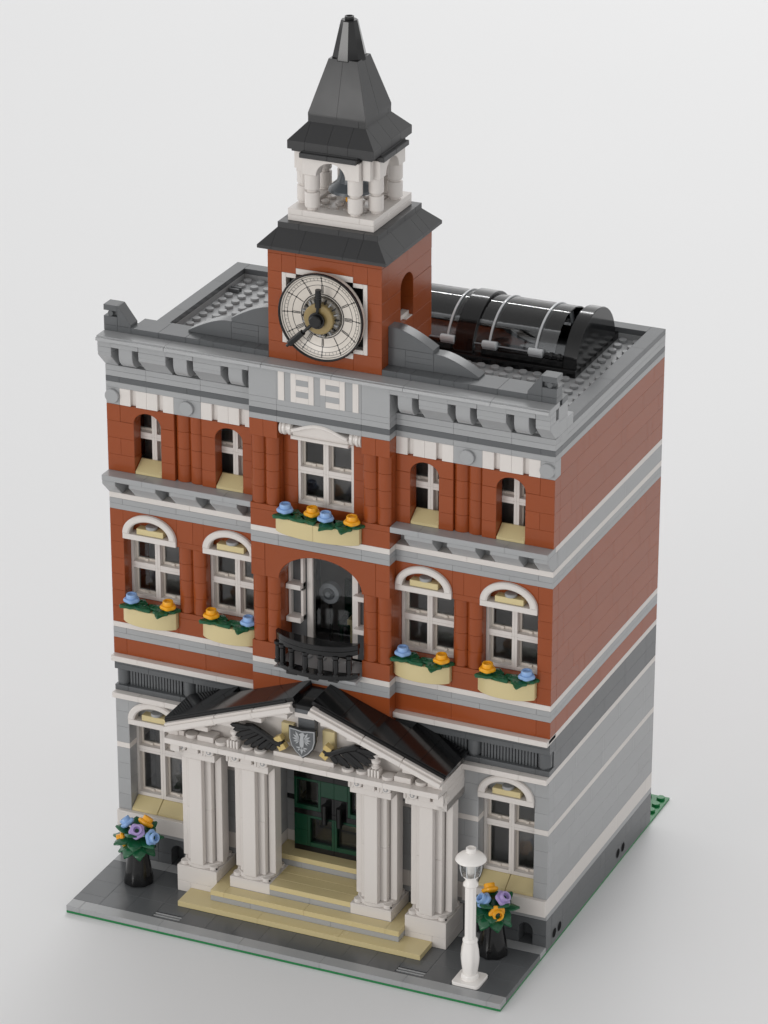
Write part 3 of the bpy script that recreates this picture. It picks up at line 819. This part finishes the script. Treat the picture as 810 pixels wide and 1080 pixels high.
t.box(12.2, 19.8, 8.5, 16, 36.8, 39.6, 'red')
tw = t.build('clock_tower', B, (16, 12, 39.6))
c = MB()   # white stepped surround
for x0 in (13, 18.7): c.box(x0, x0+.3, 7.98, 8.6, 40.8, 45.6, 'white')
for x0, x1 in ((13.3, 14), (18, 18.7)):
    c.box(x0, x1, 7.98, 8.6, 45.3, 45.6, 'white'); c.box(x0, x1, 7.98, 8.6, 40.8, 41.1, 'white')
for z0 in (45.6, 40.4): c.box(14, 18, 7.98, 8.6, z0, z0+.4, 'white')
c.box(13.1, 18.9, 8.55, 8.9, 40.6, 45.9, 'ink')
c.build('clock_surround', tw)
CZ = 43.15
c = MB()
c.lathe([(.5, .35), (2.0, .3), (2.7, .12), (2.88, 0), (2.92, 0), (2.92, .45), (.5, .5)], (16, 7.4, CZ), 'y', 'face', 64)
R_ = 0
def tick(a, r0, r1, wd, y=None):
    def yf(r): return 7.4-.014 if r > 2.7 else 7.4+(.12 if r >= 2.7 else 0)
    ca, sa = math.cos(a), math.sin(a)
    def surf(r):
        if r > 2.7: return .12*(2.88-r)/.18
        return .12+.18*(2.7-r)/.7 if r > 2 else .3
    pts = []
    for r, q in ((r0, -1), (r1, -1), (r1, 1), (r0, 1)):
        u = Vector((16+r*ca-q*wd*sa, 7.4+surf(r)-.012, CZ+r*sa+q*wd*ca)); pts.append(tuple(u))
    back = [(p[0], p[1]+.02, p[2]) for p in pts]
    c.add(pts+back, [(0, 1, 2, 3), (7, 6, 5, 4), (0, 4, 5, 1), (1, 5, 6, 2), (2, 6, 7, 3), (3, 7, 4, 0)], 'ink')
def ringp(r, wd):
    n = 72
    for i in range(n):
        a0 = 2*PI*i/n; tick(a0, r-wd, r+wd, r*PI/n*1.02)
for r, wd in ((2.62, .012), (2.42, .012), (2.1, .016), (1.48, .03), (2.76, .015), (1.36, .02)): ringp(r, wd)
num = [2, 1, 2, 3, 2, 1, 2, 3, 3, 2, 1, 2]
for hh in range(12):
    a = PI/2-2*PI*hh/12
    k = num[hh]
    for i in range(k):
        tick(a+(i-(k-1)/2)*.05, 1.55, 2.05, .022)
    tick(a, 2.05, 2.75, .02)
    for r in (2.1, 2.42, 2.62): tick(a, r-.045, r+.045, .05)
for i in range(60): tick(2*PI*i/60, 2.42, 2.62, .008)
clk = c.build('clock', tw, (16, 7.4, CZ))
c = MB(); n = 64
c.lathe([(2.86, .0), (2.86, -.06), (2.93, -.09), (3.0, -.05), (3.0, .12), (2.9, .35)], (16, 7.4, CZ), 'y', 'black', 64)
# open the middle of that ring: rebuild as torus
c = MB(); vs = []; fs = []; k = 8
for i in range(n):
    a = 2*PI*i/n
    for j in range(k):
        b = 2*PI*j/k; r = 2.92+.075*math.cos(b)
        vs.append((16+r*math.cos(a), 7.4+.12*math.sin(b), CZ+r*math.sin(a)))
for i in range(n):
    for j in range(k): fs.append((i*k+j, ((i+1) % n)*k+j, ((i+1) % n)*k+(j+1) % k, i*k+(j+1) % k))
c.add(vs, fs, 'black'); c.build('clock_rim', clk if False else tw)
c = MB(); c.lathe([(1.32, .3), (1.3, .12), (1.2, .02), (1.1, -.05), (1.0, -.1)], (16.0, 7.4, CZ), 'y', 'clear', 40, caps=(0, 0))
for i in range(20):
    a = 2*PI*i/20; c.xf = Matrix.Translation((16, 7.36, CZ)) @ Matrix.Rotation(a, 4, 'Y')
    c.box(1.02, 1.3, -.1, .12, -.05, .05, 'silver' if i % 2 else 'ink', c=.02)
c.xf = None
c.build('clock_bezel', tw)
c = MB(); c.lathe([(1.02, .3), (1.02, -.25), (.97, -.3), (.5, -.3)], (16, 7.3, CZ), 'y', 'dtan', 40); c.build('clock_boss', tw)
c = MB(); c.cyl((16, 6.45, CZ), .42, .7, 'y', 'black', 24, .06); c.cyl((16, 6.7, CZ), .55, .2, 'y', 'black', 24); c.build('clock_hub', tw)
c = MB(); c.tube([(16, 6.85, CZ+.3), (16.05, 6.85, CZ+.9)], .1, 'black'); c.tube([(16.07, 6.85, CZ+.9), (16.1, 6.85, CZ+2.1)], .2, 'black', 14)
for i in range(3): c.cyl((16.1, 6.85, CZ+1.5+.15*i), .215, .05, 'z', 'ink', 14, .01)
c.build('hour_hand', tw)
c = MB(); dv = Vector((-1.95, 0, -1.88)).normalized(); o = Vector((16, 6.72, CZ))
c.tube([tuple(o+dv*.3), tuple(o+dv*1.35)], .11, 'black'); c.tube([tuple(o+dv*1.3), tuple(o+dv*2.62)], [.2, .22], 'black', 14); c.tube([tuple(o+dv*2.6), tuple(o+dv*2.9)], .1, 'black')
c.build('minute_hand', tw)

# ---- tower roof, belfry, spire
def hip(mb, cx, cy, d0, d1, z0, z1, k, lip, nx):
    """four sloped sides between half-widths d0 (bottom) and d1 (top), with a lip; seams at nx"""
    for q in range(4):
        mb.xf = Matrix.Translation((cx, cy, 0)) @ Matrix.Rotation(q*PI/2, 4, 'Z')
        xs = nx
        for a, b in zip(xs, xs[1:]):
            f = lambda x, d: max(-d, min(d, x))
            A0, B0 = f(a, d0), f(b, d0); A1, B1 = f(a, d1), f(b, d1)
            g = .008
            A0 += g; A1 += g; B0 -= g; B1 -= g
            vs = [(A0, -d0, z0), (B0, -d0, z0), (B0, -d0, z0+lip), (A0, -d0, z0+lip), (A1, -d1, z1), (B1, -d1, z1), (A0, -d0+.3, z0), (B0, -d0+.3, z0), (A1, -d1+.2, z1-.05), (B1, -d1+.2, z1-.05)]
            mb.add(vs, [(0, 1, 2, 3), (3, 2, 5, 4), (0, 6, 7, 1), (4, 5, 9, 8), (6, 8, 9, 7), (0, 3, 4, 8, 6), (1, 7, 9, 5, 2)], k)
    mb.xf = None
h = MB(); hip(h, 16, 12, 4.5, 3.5, 47.2, 48.42, 'blackm', .22, [-4.5, -3.5, -1.5, 1.5, 2.5, 4.5])
for q in range(4):
    h.xf = Matrix.Translation((16, 12, 0)) @ Matrix.Rotation(q*PI/2, 4, 'Z')
    for a, b in ((-3.5, -2), (-2, .8), (.8, 2.5)): h.box(a, b, -3.5, -2.5, 48.4, 48.8, 'blackm')
h.xf = None; h.box(13.4, 18.6, 9.4, 14.6, 48.3, 48.8, 'blackm')
h.build('tower_roof', B, (16, 12, 47.2))
b = MB(); b.box(13, 19, 9, 15, 48.8, 49.2, 'white')
b.box(13.0, 14, 9, 15, 49.2, 49.6, 'white'); b.box(18, 19, 9, 15, 49.2, 49.6, 'white'); b.box(14, 18, 9, 10, 49.2, 49.6, 'white'); b.box(14, 18, 14, 15, 49.2, 49.6, 'white')
b.box(14, 18, 10, 14, 49.0, 49.35, 'white')
for x in range(14, 18):
    for y in range(10, 14): b.stud(x+.5, y+.5, 49.35, 'white')
bf = b.build('belfry', B, (16, 12, 48.8))
for (x, y) in ((14.5, 9.5), (17.5, 9.5), (18.5, 10.5), (18.5, 13.5), (13.5, 10.5), (13.5, 13.5), (14.5, 14.5), (17.5, 14.5)):
    p = MB()
    for i in range(2): p.lathe([(.34, 0), (.34, .12), (.46, .17), (.49, .22), (.49, 1.16), (.46, 1.2)], (x, y, 49.6+1.2*i), 'z', 'white', 28)
    p.build('belfry_column', bf, (x, y, 49.6))
for q in range(4):
    p = MB(); p.xf = Matrix.Translation((16, 12, 0)) @ Matrix.Rotation(q*PI/2, 4, 'Z')
    p.prism(arch_pts(-1.99, 1.99, 52.0, 53.2, 0, 1.02, .95, 52.0, 18), 'y', -2.99, -2.01, 'white', c=.03)
    p.box(-1.9, 1.9, -3.05, -2.0, 53.2, 53.6, 'blackm')
    p.box(-2.05, -.1, -3.3, -2.9, 53.18, 53.52, 'blackm', c=.04); p.box(-.1, 1.9, -3.3, -2.9, 53.18, 53.52, 'blackm', c=.04)
    p.build('belfry_arch', bf)
for sx in (-1, 1):
    for sy in (-1, 1):
        p = MB(); p.box(16+sx*2.3-.28, 16+sx*2.3+.28, 12+sy*2.3-.28, 12+sy*2.3+.28, 52.0, 53.4, 'white'); p.build('belfry_corner', bf)
h = MB(); hip(h, 16, 12, 3.0, 2.0, 53.6, 55.22, 'blackm', .55, [-3, -1.8, -.2, 1.2, 3])
h.box(13.2, 18.8, 9.2, 14.8, 53.4, 53.7, 'blackm')
for q in range(4):
    h.xf = Matrix.Translation((16, 12, 0)) @ Matrix.Rotation(q*PI/2, 4, 'Z')
    h.box(-2, 1.5, -2, -1.5, 55.2, 55.62, 'blackm', c=.02)
h.xf = None
hip(h, 16, 12, 2.0, 1.0, 55.6, 59.2, 'blackm', .2, [-2, 0, 2])
h.box(15.1, 16.9, 11.1, 12.9, 58.8, 59.15, 'black')
sp = h.build('spire', B, (16, 12, 53.6))
h = MB(); h.lathe([(.9, 0), (1.12, .04), (1.12, .12), (.56, 2.5), (.5, 2.56)], (16, 12, 59.05), 'z', 'black', 10)
h.lathe([(.3, 0), (.3, .22), (.2, .22), (.18, .06)], (16, 12, 61.6), 'z', 'black', 20)
h.build('spire_tip', sp, (16, 12, 59.05), sharp=20)

# ---- skylight on the roof
CY = 22.8
def arcp(r, rz, n=20, z=37.2, a0=0, a1=PI): return [(CY+r*math.cos(a0+(a1-a0)*i/n), z+rz*math.sin(a0+(a1-a0)*i/n)) for i in range(n+1)]
s = MB()
s.box(9, 29, 19, 20, 36.8, 37.3, 'black'); s.box(9, 29, 26, 27, 36.8, 37.3, 'black')
s.box(9, 10, 20, 26, 36.8, 37.3, 'black'); s.box(28, 29, 20, 26, 36.8, 37.3, 'black')
for a, b in ((9, 14), (14, 20), (22.2, 25.8), (25.8, 28)): s.box(a, b, 19.25, 19.95, 37.3, 37.75, 'black'); s.box(a, b, 25.6, 26.3, 37.3, 37.75, 'black')
s.box(10, 28, 20, 26, 36.8, 37.0, 'black')
sk = s.build('skylight', B, (19, 23, 36.8))
for a, b in ((28, 29), (20.2, 21.6), (9, 10)):
    s = MB(); s.prism([(CY+3.6, 37.0)]+arcp(3.6, 3.1)+[(CY-3.6, 37.0)], 'x', a+.01, b-.01, 'black', c=.04); s.build('end_arch', sk)
for a, b in ((21.6, 27.3), (10, 20.2)):
    s = MB(); o = arcp(3.38, 2.9, 28); i_ = arcp(3.3, 2.82, 28)
    s.prism(o+i_[::-1], 'x', a, b, 'smoke', c=0)
    s.build('curved_glass', sk)
for x in (22.6, 25.9, 19.6):
    s = MB(); s.prism(arcp(3.46, 2.98, 28)+arcp(3.36, 2.88, 28)[::-1], 'x', x, x+.13, 'rib', c=0)
    s.build('glass_rib', sk)
    s = MB(); s.box(x-.35, x+.65, 19.25, 19.75, 37.75, 38.25, 'silver', c=.06); s.cyl((x-.35, 19.35, 38.1), .24, 1.0, 'x', 'rib', 14)
    s.build('glass_clip', sk)
s = MB(); s.tube([(26.7, 19.4, 37.95), (28.0, 19.4, 37.95)], .18, 'black'); s.cyl((27.0, 19.4, 37.95), .26, .25, 'x', 'black', 14); s.cyl((27.6, 19.4, 37.95), .26, .2, 'x', 'black', 14)
s.tube([(10, 19.5, 38.0), (26, 19.5, 38.0)], .05, 'silver', 8)
s.build('hinge_bar', sk)

# ---- inner floors and partitions (what the panes look onto)
w = MB()
for z in (3.0, 18.0, 28.6): w.box(1, 31, 10 if z > 5 else 11, 27, z-.4, z, 'dg')
w.box(1, 31, 9.9, 10.05, 15.7, 16.0, 'dg')
w.build('inner_floor', B)
w = MB()
for a, b, y, z0, z1, k in ((1, 12, 11.8, 3, 15.6, 'inner'), (20, 31, 11.8, 3, 15.6, 'inner'), (13, 19, 13, 3, 15.6, 'tan'), (1, 13, 11.6, 18, 27.8, 'inner'), (19, 31, 11.6, 18, 27.8, 'inner'), (13, 19, 13.5, 18, 27.8, 'inner'), (1, 31, 11.4, 28.6, 36.4, 'inner')):
    w.box(a, b, y, y+.5, z0, z1, k)
w.build('inner_wall', B)
# room behind the balcony door
t = empty('table', (17.0, 11.6, 18), 'tan table inside the room behind the balcony', 'table')
m = MB(); m.box(16.2, 17.8, 10.8, 12.4, 20.0, 20.4, 'tan'); m.build('tabletop', t)
for x, y in ((16.5, 11.1), (17.5, 11.1), (16.5, 12.1), (17.5, 12.1)):
    m = MB(); m.cylz(x, y, 18.0, 20.0, .18, 'tan', 12); m.build('leg', t)
t = empty('chair', (15.7, 12.6, 18), 'dark green chair inside the room behind the balcony', 'chair')
m = MB(); m.box(15.0, 16.4, 11.9, 13.3, 19.2, 19.6, 'dgreen'); m.build('seat', t)
m = MB(); m.box(15.0, 16.4, 13.0, 13.3, 19.6, 22.2, 'dgreen'); m.build('backrest', t)
for x, y in ((15.2, 12.1), (16.2, 12.1), (15.2, 13.1), (16.2, 13.1)):
    m = MB(); m.cylz(x, y, 18.0, 19.2, .14, 'dgreen', 10); m.build('leg', t)
t = empty('fan', (15.2, 10.4, 18), 'grey round fan on a stand just inside the balcony door', 'fan')
m = MB(); m.cylz(15.2, 10.4, 18, 18.2, .5, 'dg'); m.cylz(15.2, 10.4, 18.2, 21.8, .12, 'black', 12); m.build('stand', t)
m = MB(); m.cyl((15.2, 10.1, 22.4), .75, .5, 'y', 'lg', 24); m.cyl((15.2, 10.0, 22.4), .42, .15, 'y', 'dg', 20); m.cyl((15.2, 9.9, 22.4), .2, .15, 'y', 'lg', 16); m.build('head', t)

# side holes of the beams: dark discs coloured as the shade inside them
for y in (9.46, 10.41, 21.46, 22.44):
    h = MB()
    h.lathe([(.41, 0), (.41, .02), (.35, .02), (.34, .008)], (31.99, y, .76), 'x', 'dg', 20, caps=(0, 0))
    h.lathe([(.35, 0), (.35, .012)], (31.99, y, .76), 'x', 'hole', 20)
    h.build('beam_hole', B)

# ------------------------------------------------------------------ loose things
# bell
b = MB(); b.lathe([(.2, 2.9), (.5, 2.85), (.72, 2.6), (.78, 1.5), (.95, 1.0), (1.45, .55), (1.5, .38), (1.3, .3), (.9, .5)], (16.1, 12, 49.95), 'z', 'steel', 36)
bell = empty('bell', (16.1, 12, 50.0), 'dark grey bell with yellow clapper hanging inside the white belfry', 'bell')
b.build('bell_body', bell)
b = MB(); b.lathe([(.08, 0), (.26, .1), (.26, .35), (.1, .45), (.08, 1.2)], (16.15, 11.6, 49.6), 'z', 'yellow', 16); b.build('clapper', bell)

# street lamp
lp = empty('street_lamp', (29, 2, .4), 'white fluted street lamp standing on the pavement corner beside the right flower vase', 'street lamp')
b = MB(); n = 6
def rrect(h, r):
    p = []
    for qx, qy, a0 in ((1, 1, 0), (-1, 1, PI/2), (-1, -1, PI), (1, -1, 1.5*PI)):
        for i in range(n+1): a = a0+PI/2*i/n; p.append((29+qx*(h-r)+r*math.cos(a), 2+qy*(h-r)+r*math.sin(a)))
    return p
b.prism(rrect(.97, .28), 'z', .37, .62, 'lampw', c=.04); b.build('base', lp)
b = MB()
flute = lambda a, t: 1+.06*math.cos(8*a) if 3.2 < t < 7.0 else 1
panel = lambda a, t: 1+.05*math.cos(6*a)
b.lathe([(.58, 0), (.6, .06), (.6, .3), (.53, .4)], (29, 2, .62), 'z', 'lampw', 32)
b.lathe([(.47, 0), (.52, .25), (.6, .9), (.62, 1.3), (.56, 1.9), (.46, 2.4)], (29, 2, 1.0), 'z', 'lampw', 48, lambda a, t: 1+.06*math.cos(6*a) if .1 < t < 2.0 else 1)
b.lathe([(.42, 0), (.5, .08), (.5, .2), (.4, .32)], (29, 2, 3.35), 'z', 'lampw', 32)
b.lathe([(.36, 0), (.37, .1), (.37, 3.8), (.36, 3.95)], (29, 2, 3.62), 'z', 'lampw', 64, lambda a, t: 1+.05*math.cos(8*a) if .05 < t < 3.9 else 1)
b.lathe([(.38, 0), (.5, .1), (.5, .22), (.36, .4), (.36, .62), (.5, .72), (.52, .85)], (29, 2, 7.5), 'z', 'lampw', 32)
b.build('post', lp, sharp=40)
b = MB(); b.lathe([(.5, 0), (.62, .12), (.74, .5), (.76, .95), (.72, 1.15)], (29, 2, 8.3), 'z', 'clear', 32)
for i in range(8):
    a = 2*PI*i/8; b.tube([(29+.6*math.cos(a), 2+.6*math.sin(a), 8.36), (29+.72*math.cos(a), 2+.72*math.sin(a), 8.8), (29+.74*math.cos(a), 2+.74*math.sin(a), 9.4)], .04, 'rib', 8)
b.build('lantern', lp)
b = MB(); b.lathe([(.2, 0), (.32, .2), (.32, .7), (.14, .9)], (29, 2, 8.35), 'z', 'lampw', 16); b.build('bulb', lp)
b = MB(); b.lathe([(.7, 0), (.98, .03), (1.03, .1), (.99, .22), (.76, .45), (.42, .6), (.34, .64)], (29, 2, 9.4), 'z', 'lampw', 48)
b.lathe([(.33, 0), (.34, .04), (.34, .3), (.3, .33), (.2, .33), (.18, .2)], (29, 2, 10.02), 'z', 'lampw', 24)
b.build('lamp_cap', lp, sharp=35)

# flowers
def flower(mb, p, nrm, k, sc=1.0, dark=True):
    z = Vector(nrm).normalized(); q = Vector((0, 0, 1)).rotation_difference(z).to_matrix().to_4x4()
    mb.xf = Matrix.Translation(p) @ q @ Matrix.Scale(sc, 4)
    lob = lambda a, t: 1+.07*math.cos(5*a)
    mb.lathe([(.32, 0), (.46, .05), (.54, .14), (.55, .26), (.5, .33), (.4, .36)], (0, 0, 0), 'z', k, 40, lob)
    mb.lathe([(.37, .3), (.38, .58), (.35, .64), (.24, .64), (.2, .4)], (0, 0, 0), 'z', k, 24)
    mb.lathe([(.16, .3), (.15, .42)], (0, 0, 0), 'z', 'dgreen', 12) if dark else mb.lathe([(.2, .3), (.19, .56)], (0, 0, 0), 'z', k, 12)
    mb.xf = None
def leaf(mb, o, d, L, wd, droop, k='dgreen', up=(0, 0, 1)):
    """pointed leaf with a folded, curved blade of real thickness"""
    d = Vector(d).normalized(); up = Vector(up); side = d.cross(up).normalized(); nv = side.cross(d).normalized()
    if nv.z < 0: nv = -nv
    n = 8; vs = []; o = Vector(o)
    for lay in (0, 1):
        for i in range(n+1):
            t = i/n; wv = wd*(math.sin(PI*min(1, t*1.02+.0))**.75)*(1-.25*t) if 0 < t < 1 else .03
            c = o+d*L*t+nv*(-droop*t*t)-nv*lay*.1
            vs += [tuple(c-side*wv-nv*.12*wv), tuple(c+nv*.05), tuple(c+side*wv-nv*.12*wv)]
    m_ = 3*(n+1); fs = []
    for i in range(n):
        for j in (0, 1):
            a = i*3+j; fs.append((a, a+1, a+4, a+3)); fs.append((m_+a, m_+a+3, m_+a+4, m_+a+1))
        fs.append((i*3, i*3+3, m_+i*3+3, m_+i*3)); fs.append((i*3+2, m_+i*3+2, m_+i*3+5, i*3+5))
    fs.append((0, m_, m_+1, m_+2, 2, 1)); e = n*3; fs.append((e, e+1, e+2, m_+e+2, m_+e+1, m_+e))
    mb.add(vs, fs, k)
def box_plant(p, k, rot, label, group):
    o = empty('flower_plant', p, label, 'flower', group)
    m = MB()
    n = 72; pts = []; sgn = 1 if math.cos(rot) > 0 else -1
    cxp = p[0]+.42*sgn
    for i in range(n):
        a = 2*PI*i/n; r = .86+.27*math.cos(3*(a-rot))+.07*math.cos(9*(a-rot))
        pts.append((cxp+1.12*r*math.cos(a), p[1]+.02+.8*r*math.sin(a)))
    m.prism(pts, 'z', p[2]+.02, p[2]+.22, 'leaf', c=.06)
    for q in range(3):
        a = rot+q*2*PI/3; leaf(m, (cxp+.25*math.cos(a), p[1]+.02+.15*math.sin(a), p[2]+.24), (math.cos(a), .75*math.sin(a), .12), .95, .4, .3, 'leaf')
    m.cyl((p[0], p[1], p[2]+.2), .34, .15, 'z', 'leaf', 16)
    m.build('leaves', o, sharp=35)
    m = MB(); flower(m, (p[0], p[1], p[2]+.32), (0, 0, 1), k, .98, False); m.build('blossom', o, sharp=35)
GP = 'flower plants in the facade flower boxes'
boxn = {1: 'in the arched window box nearest the left edge', 7: 'in the arched window box just left of the balcony', 21: 'in the arched window box just right of the balcony', 27: 'in the arched window box nearest the right corner'}
for x0, ks in ((1, ('blue', 'yellow')), (7, ('yellow', 'blue')), (21, ('blue', 'yellow')), (27, ('yellow', 'blue'))):
    for x, k, rt in ((x0+.75, ks[0], -.5), (x0+3.5, ks[1], 2.7)):
        box_plant((x, 7.48, 20.02), k, rt, '%s flower with green leaves %s' % (k, boxn[x0]), GP)
for x, y, k, l, rt in ((13.75, 6.55, 'blue', 'leftmost blue flower', -.5), (15.6, 6.75, 'yellow', 'left yellow flower', 3.3), (16.75, 6.35, 'blue', 'right blue flower', .2), (18.55, 6.5, 'yellow', 'right yellow flower', 2.7)):
    box_plant((x, y, 29.2), k, rt, '%s in the wide tan box below the number 1891' % l, GP)

def vase(p, lab_v, lab_b, fl):
    v = MB(); mod = lambda a, t: 1+(.03*math.cos(8*a) if t < .5 else 0)
    v.lathe([(.9, 0), (1.02, .06), (1.03, .25), (.97, .7), (.8, 1.7), (.66, 2.6), (.62, 2.95), (.56, 3.0), (.45, 2.9)], (p[0], p[1], .4), 'z', 'black', 48, mod)
    o = v.build('flower_vase', at=(p[0], p[1], .4), sharp=40)
    tag(o, lab_v, 'vase', 'black vases on the pavement')
    q = empty('bouquet', (p[0], p[1], 3.1), lab_b, 'bouquet', 'bouquets in the black vases')
    m = MB(); rr = random.Random(int(p[0]))
    ctr = Vector((p[0], p[1], 4.0))
    for ring, (n, el, L, z0) in enumerate(((7, -.55, 1.15, 3.7), (7, .05, 1.2, 4.0), (5, .6, .95, 4.3))):
        for i in range(n):
            a = 2*PI*i/n+ring*.45+rr.uniform(-.12, .12)
            d = Vector((math.cos(a)*math.cos(el), math.sin(a)*math.cos(el), math.sin(el)))
            leaf(m, (p[0]+.4*math.cos(a), p[1]+.4*math.sin(a), z0), d, L*1.15, .6, .32, 'leaf')
    m.build('leaves', q, sharp=60)
    s = MB(); s.lathe([(.35, 0), (.6, .6), (.62, 1.1), (.3, 1.5)], (p[0], p[1], 3.15), 'z', 'dgreen', 14); s.build('stem', q)
    for x, y, z, k in fl:
        f = MB(); nv = (Vector((x, y, z))-ctr); nv.z += .1
        flower(f, Vector((x, y, z))-nv.normalized()*.35, nv, k, 1.0); f.build('blossom', q, (x, y, z), sharp=35)
vase((3, 5), 'black tapering vase on the left end of the pavement', 'bunch of five coloured flowers in the black vase left of the steps',
     ((2.15, 5, 4.87, 'blue'), (3.43, 5.6, 4.9, 'yellow'), (3.38, 4.2, 4.8, 'lav'), (1.98, 4.5, 3.7, 'yellow'), (4.4, 4.6, 4.3, 'blue')))
vase((29, 5.9), 'black tapering vase behind the white street lamp', 'bunch of four coloured flowers in the black vase behind the street lamp',
     ((28.5, 6.5, 4.95, 'yellow'), (28.46, 5.4, 4.6, 'blue'), (29.86, 5.7, 4.9, 'lav'), (29.72, 4.95, 4.0, 'yellow')))

# ------------------------------------------------------------------ light
wd = D.worlds.new('World'); bpy.context.scene.world = wd; wd.use_nodes = True
WN = wd.node_tree.nodes; WL = wd.node_tree.links
_tc = WN.new('ShaderNodeTexCoord'); _sp = WN.new('ShaderNodeSeparateXYZ')
WL.new(_tc.outputs['Generated'], _sp.inputs[0])
def wmap(sock, a, b, c, d):
    m = WN.new('ShaderNodeMapRange'); WL.new(_sp.outputs[sock], m.inputs['Value'])
    for k, v in zip(('From Min', 'From Max', 'To Min', 'To Max'), (a, b, c, d)): m.inputs[k].default_value = v
    return m.outputs[0]
def wop(op, p, q):
    m = WN.new('ShaderNodeMath'); m.operation = op; WL.new(p, m.inputs[0]); WL.new(q, m.inputs[1]); return m.outputs[0]
# studio surround: bright low ring, dimmer overhead, a little brighter behind the model and to its left
_st = wop('MULTIPLY', wmap('Z', .05, .9, 1.08, .44), wop('MULTIPLY', wmap('Y', -1, 1, 1.0, 1.15), wmap('X', -1, 1, 1.22, .72)))
WL.new(_st, WN['Background'].inputs['Strength'])
WN['Background'].inputs['Color'].default_value = (1, 1, 1, 1)
def area(name, loc, target, size, power, col=(1, 1, 1)):
    l = D.lights.new(name, 'AREA'); l.shape = 'DISK'; l.size = size; l.energy = power; l.color = col
    o = D.objects.new(name, l); C.objects.link(o); o.location = loc
    o.rotation_euler = (Vector(target)-Vector(loc)).to_track_quat('-Z', 'Y').to_euler(); return o
ctr = (.128, .128, .2)
area('key_lamp', (-.8, -2.6, .55), ctr, 1.0, 14, (1, .985, .965))
area('added_far_floor_fill', (-.6, 5.6, 4.4), (-.5, 4.3, 0), 3.0, 70).data.spread = math.radians(105)  # fill added only to brighten the far floor behind the model
_l = area('added_streak_strip', (-1.1, 2.9, 2.5), (.18, .18, .3), 2.0, 1.3); _l.data.shape = 'RECTANGLE'; _l.data.size_y = .1; _l.data.spread = math.radians(60)  # added strip, there to put bright streaks on the skylight barrel

# ------------------------------------------------------------------ camera
sc = bpy.context.scene
cam = D.cameras.new('camera'); co = D.objects.new('camera', cam); C.objects.link(co)
co.location = Vector((113.603153, -202.238668, 132.206298))*S
co.rotation_euler = (PI/2-.417678465, 0, .418259950)
cam.sensor_fit = 'HORIZONTAL'; cam.sensor_width = 36; cam.lens = 36*4093.97539/810
cam.clip_start = .02; cam.clip_end = 100
sc.camera = co
sc.view_settings.view_transform = 'Standard'; sc.view_settings.look = 'None'
sc.view_settings.exposure = .05; sc.view_settings.gamma = 1
sc.render.film_transparent = False
sc.cycles.max_bounces = 8; sc.cycles.transparent_max_bounces = 16
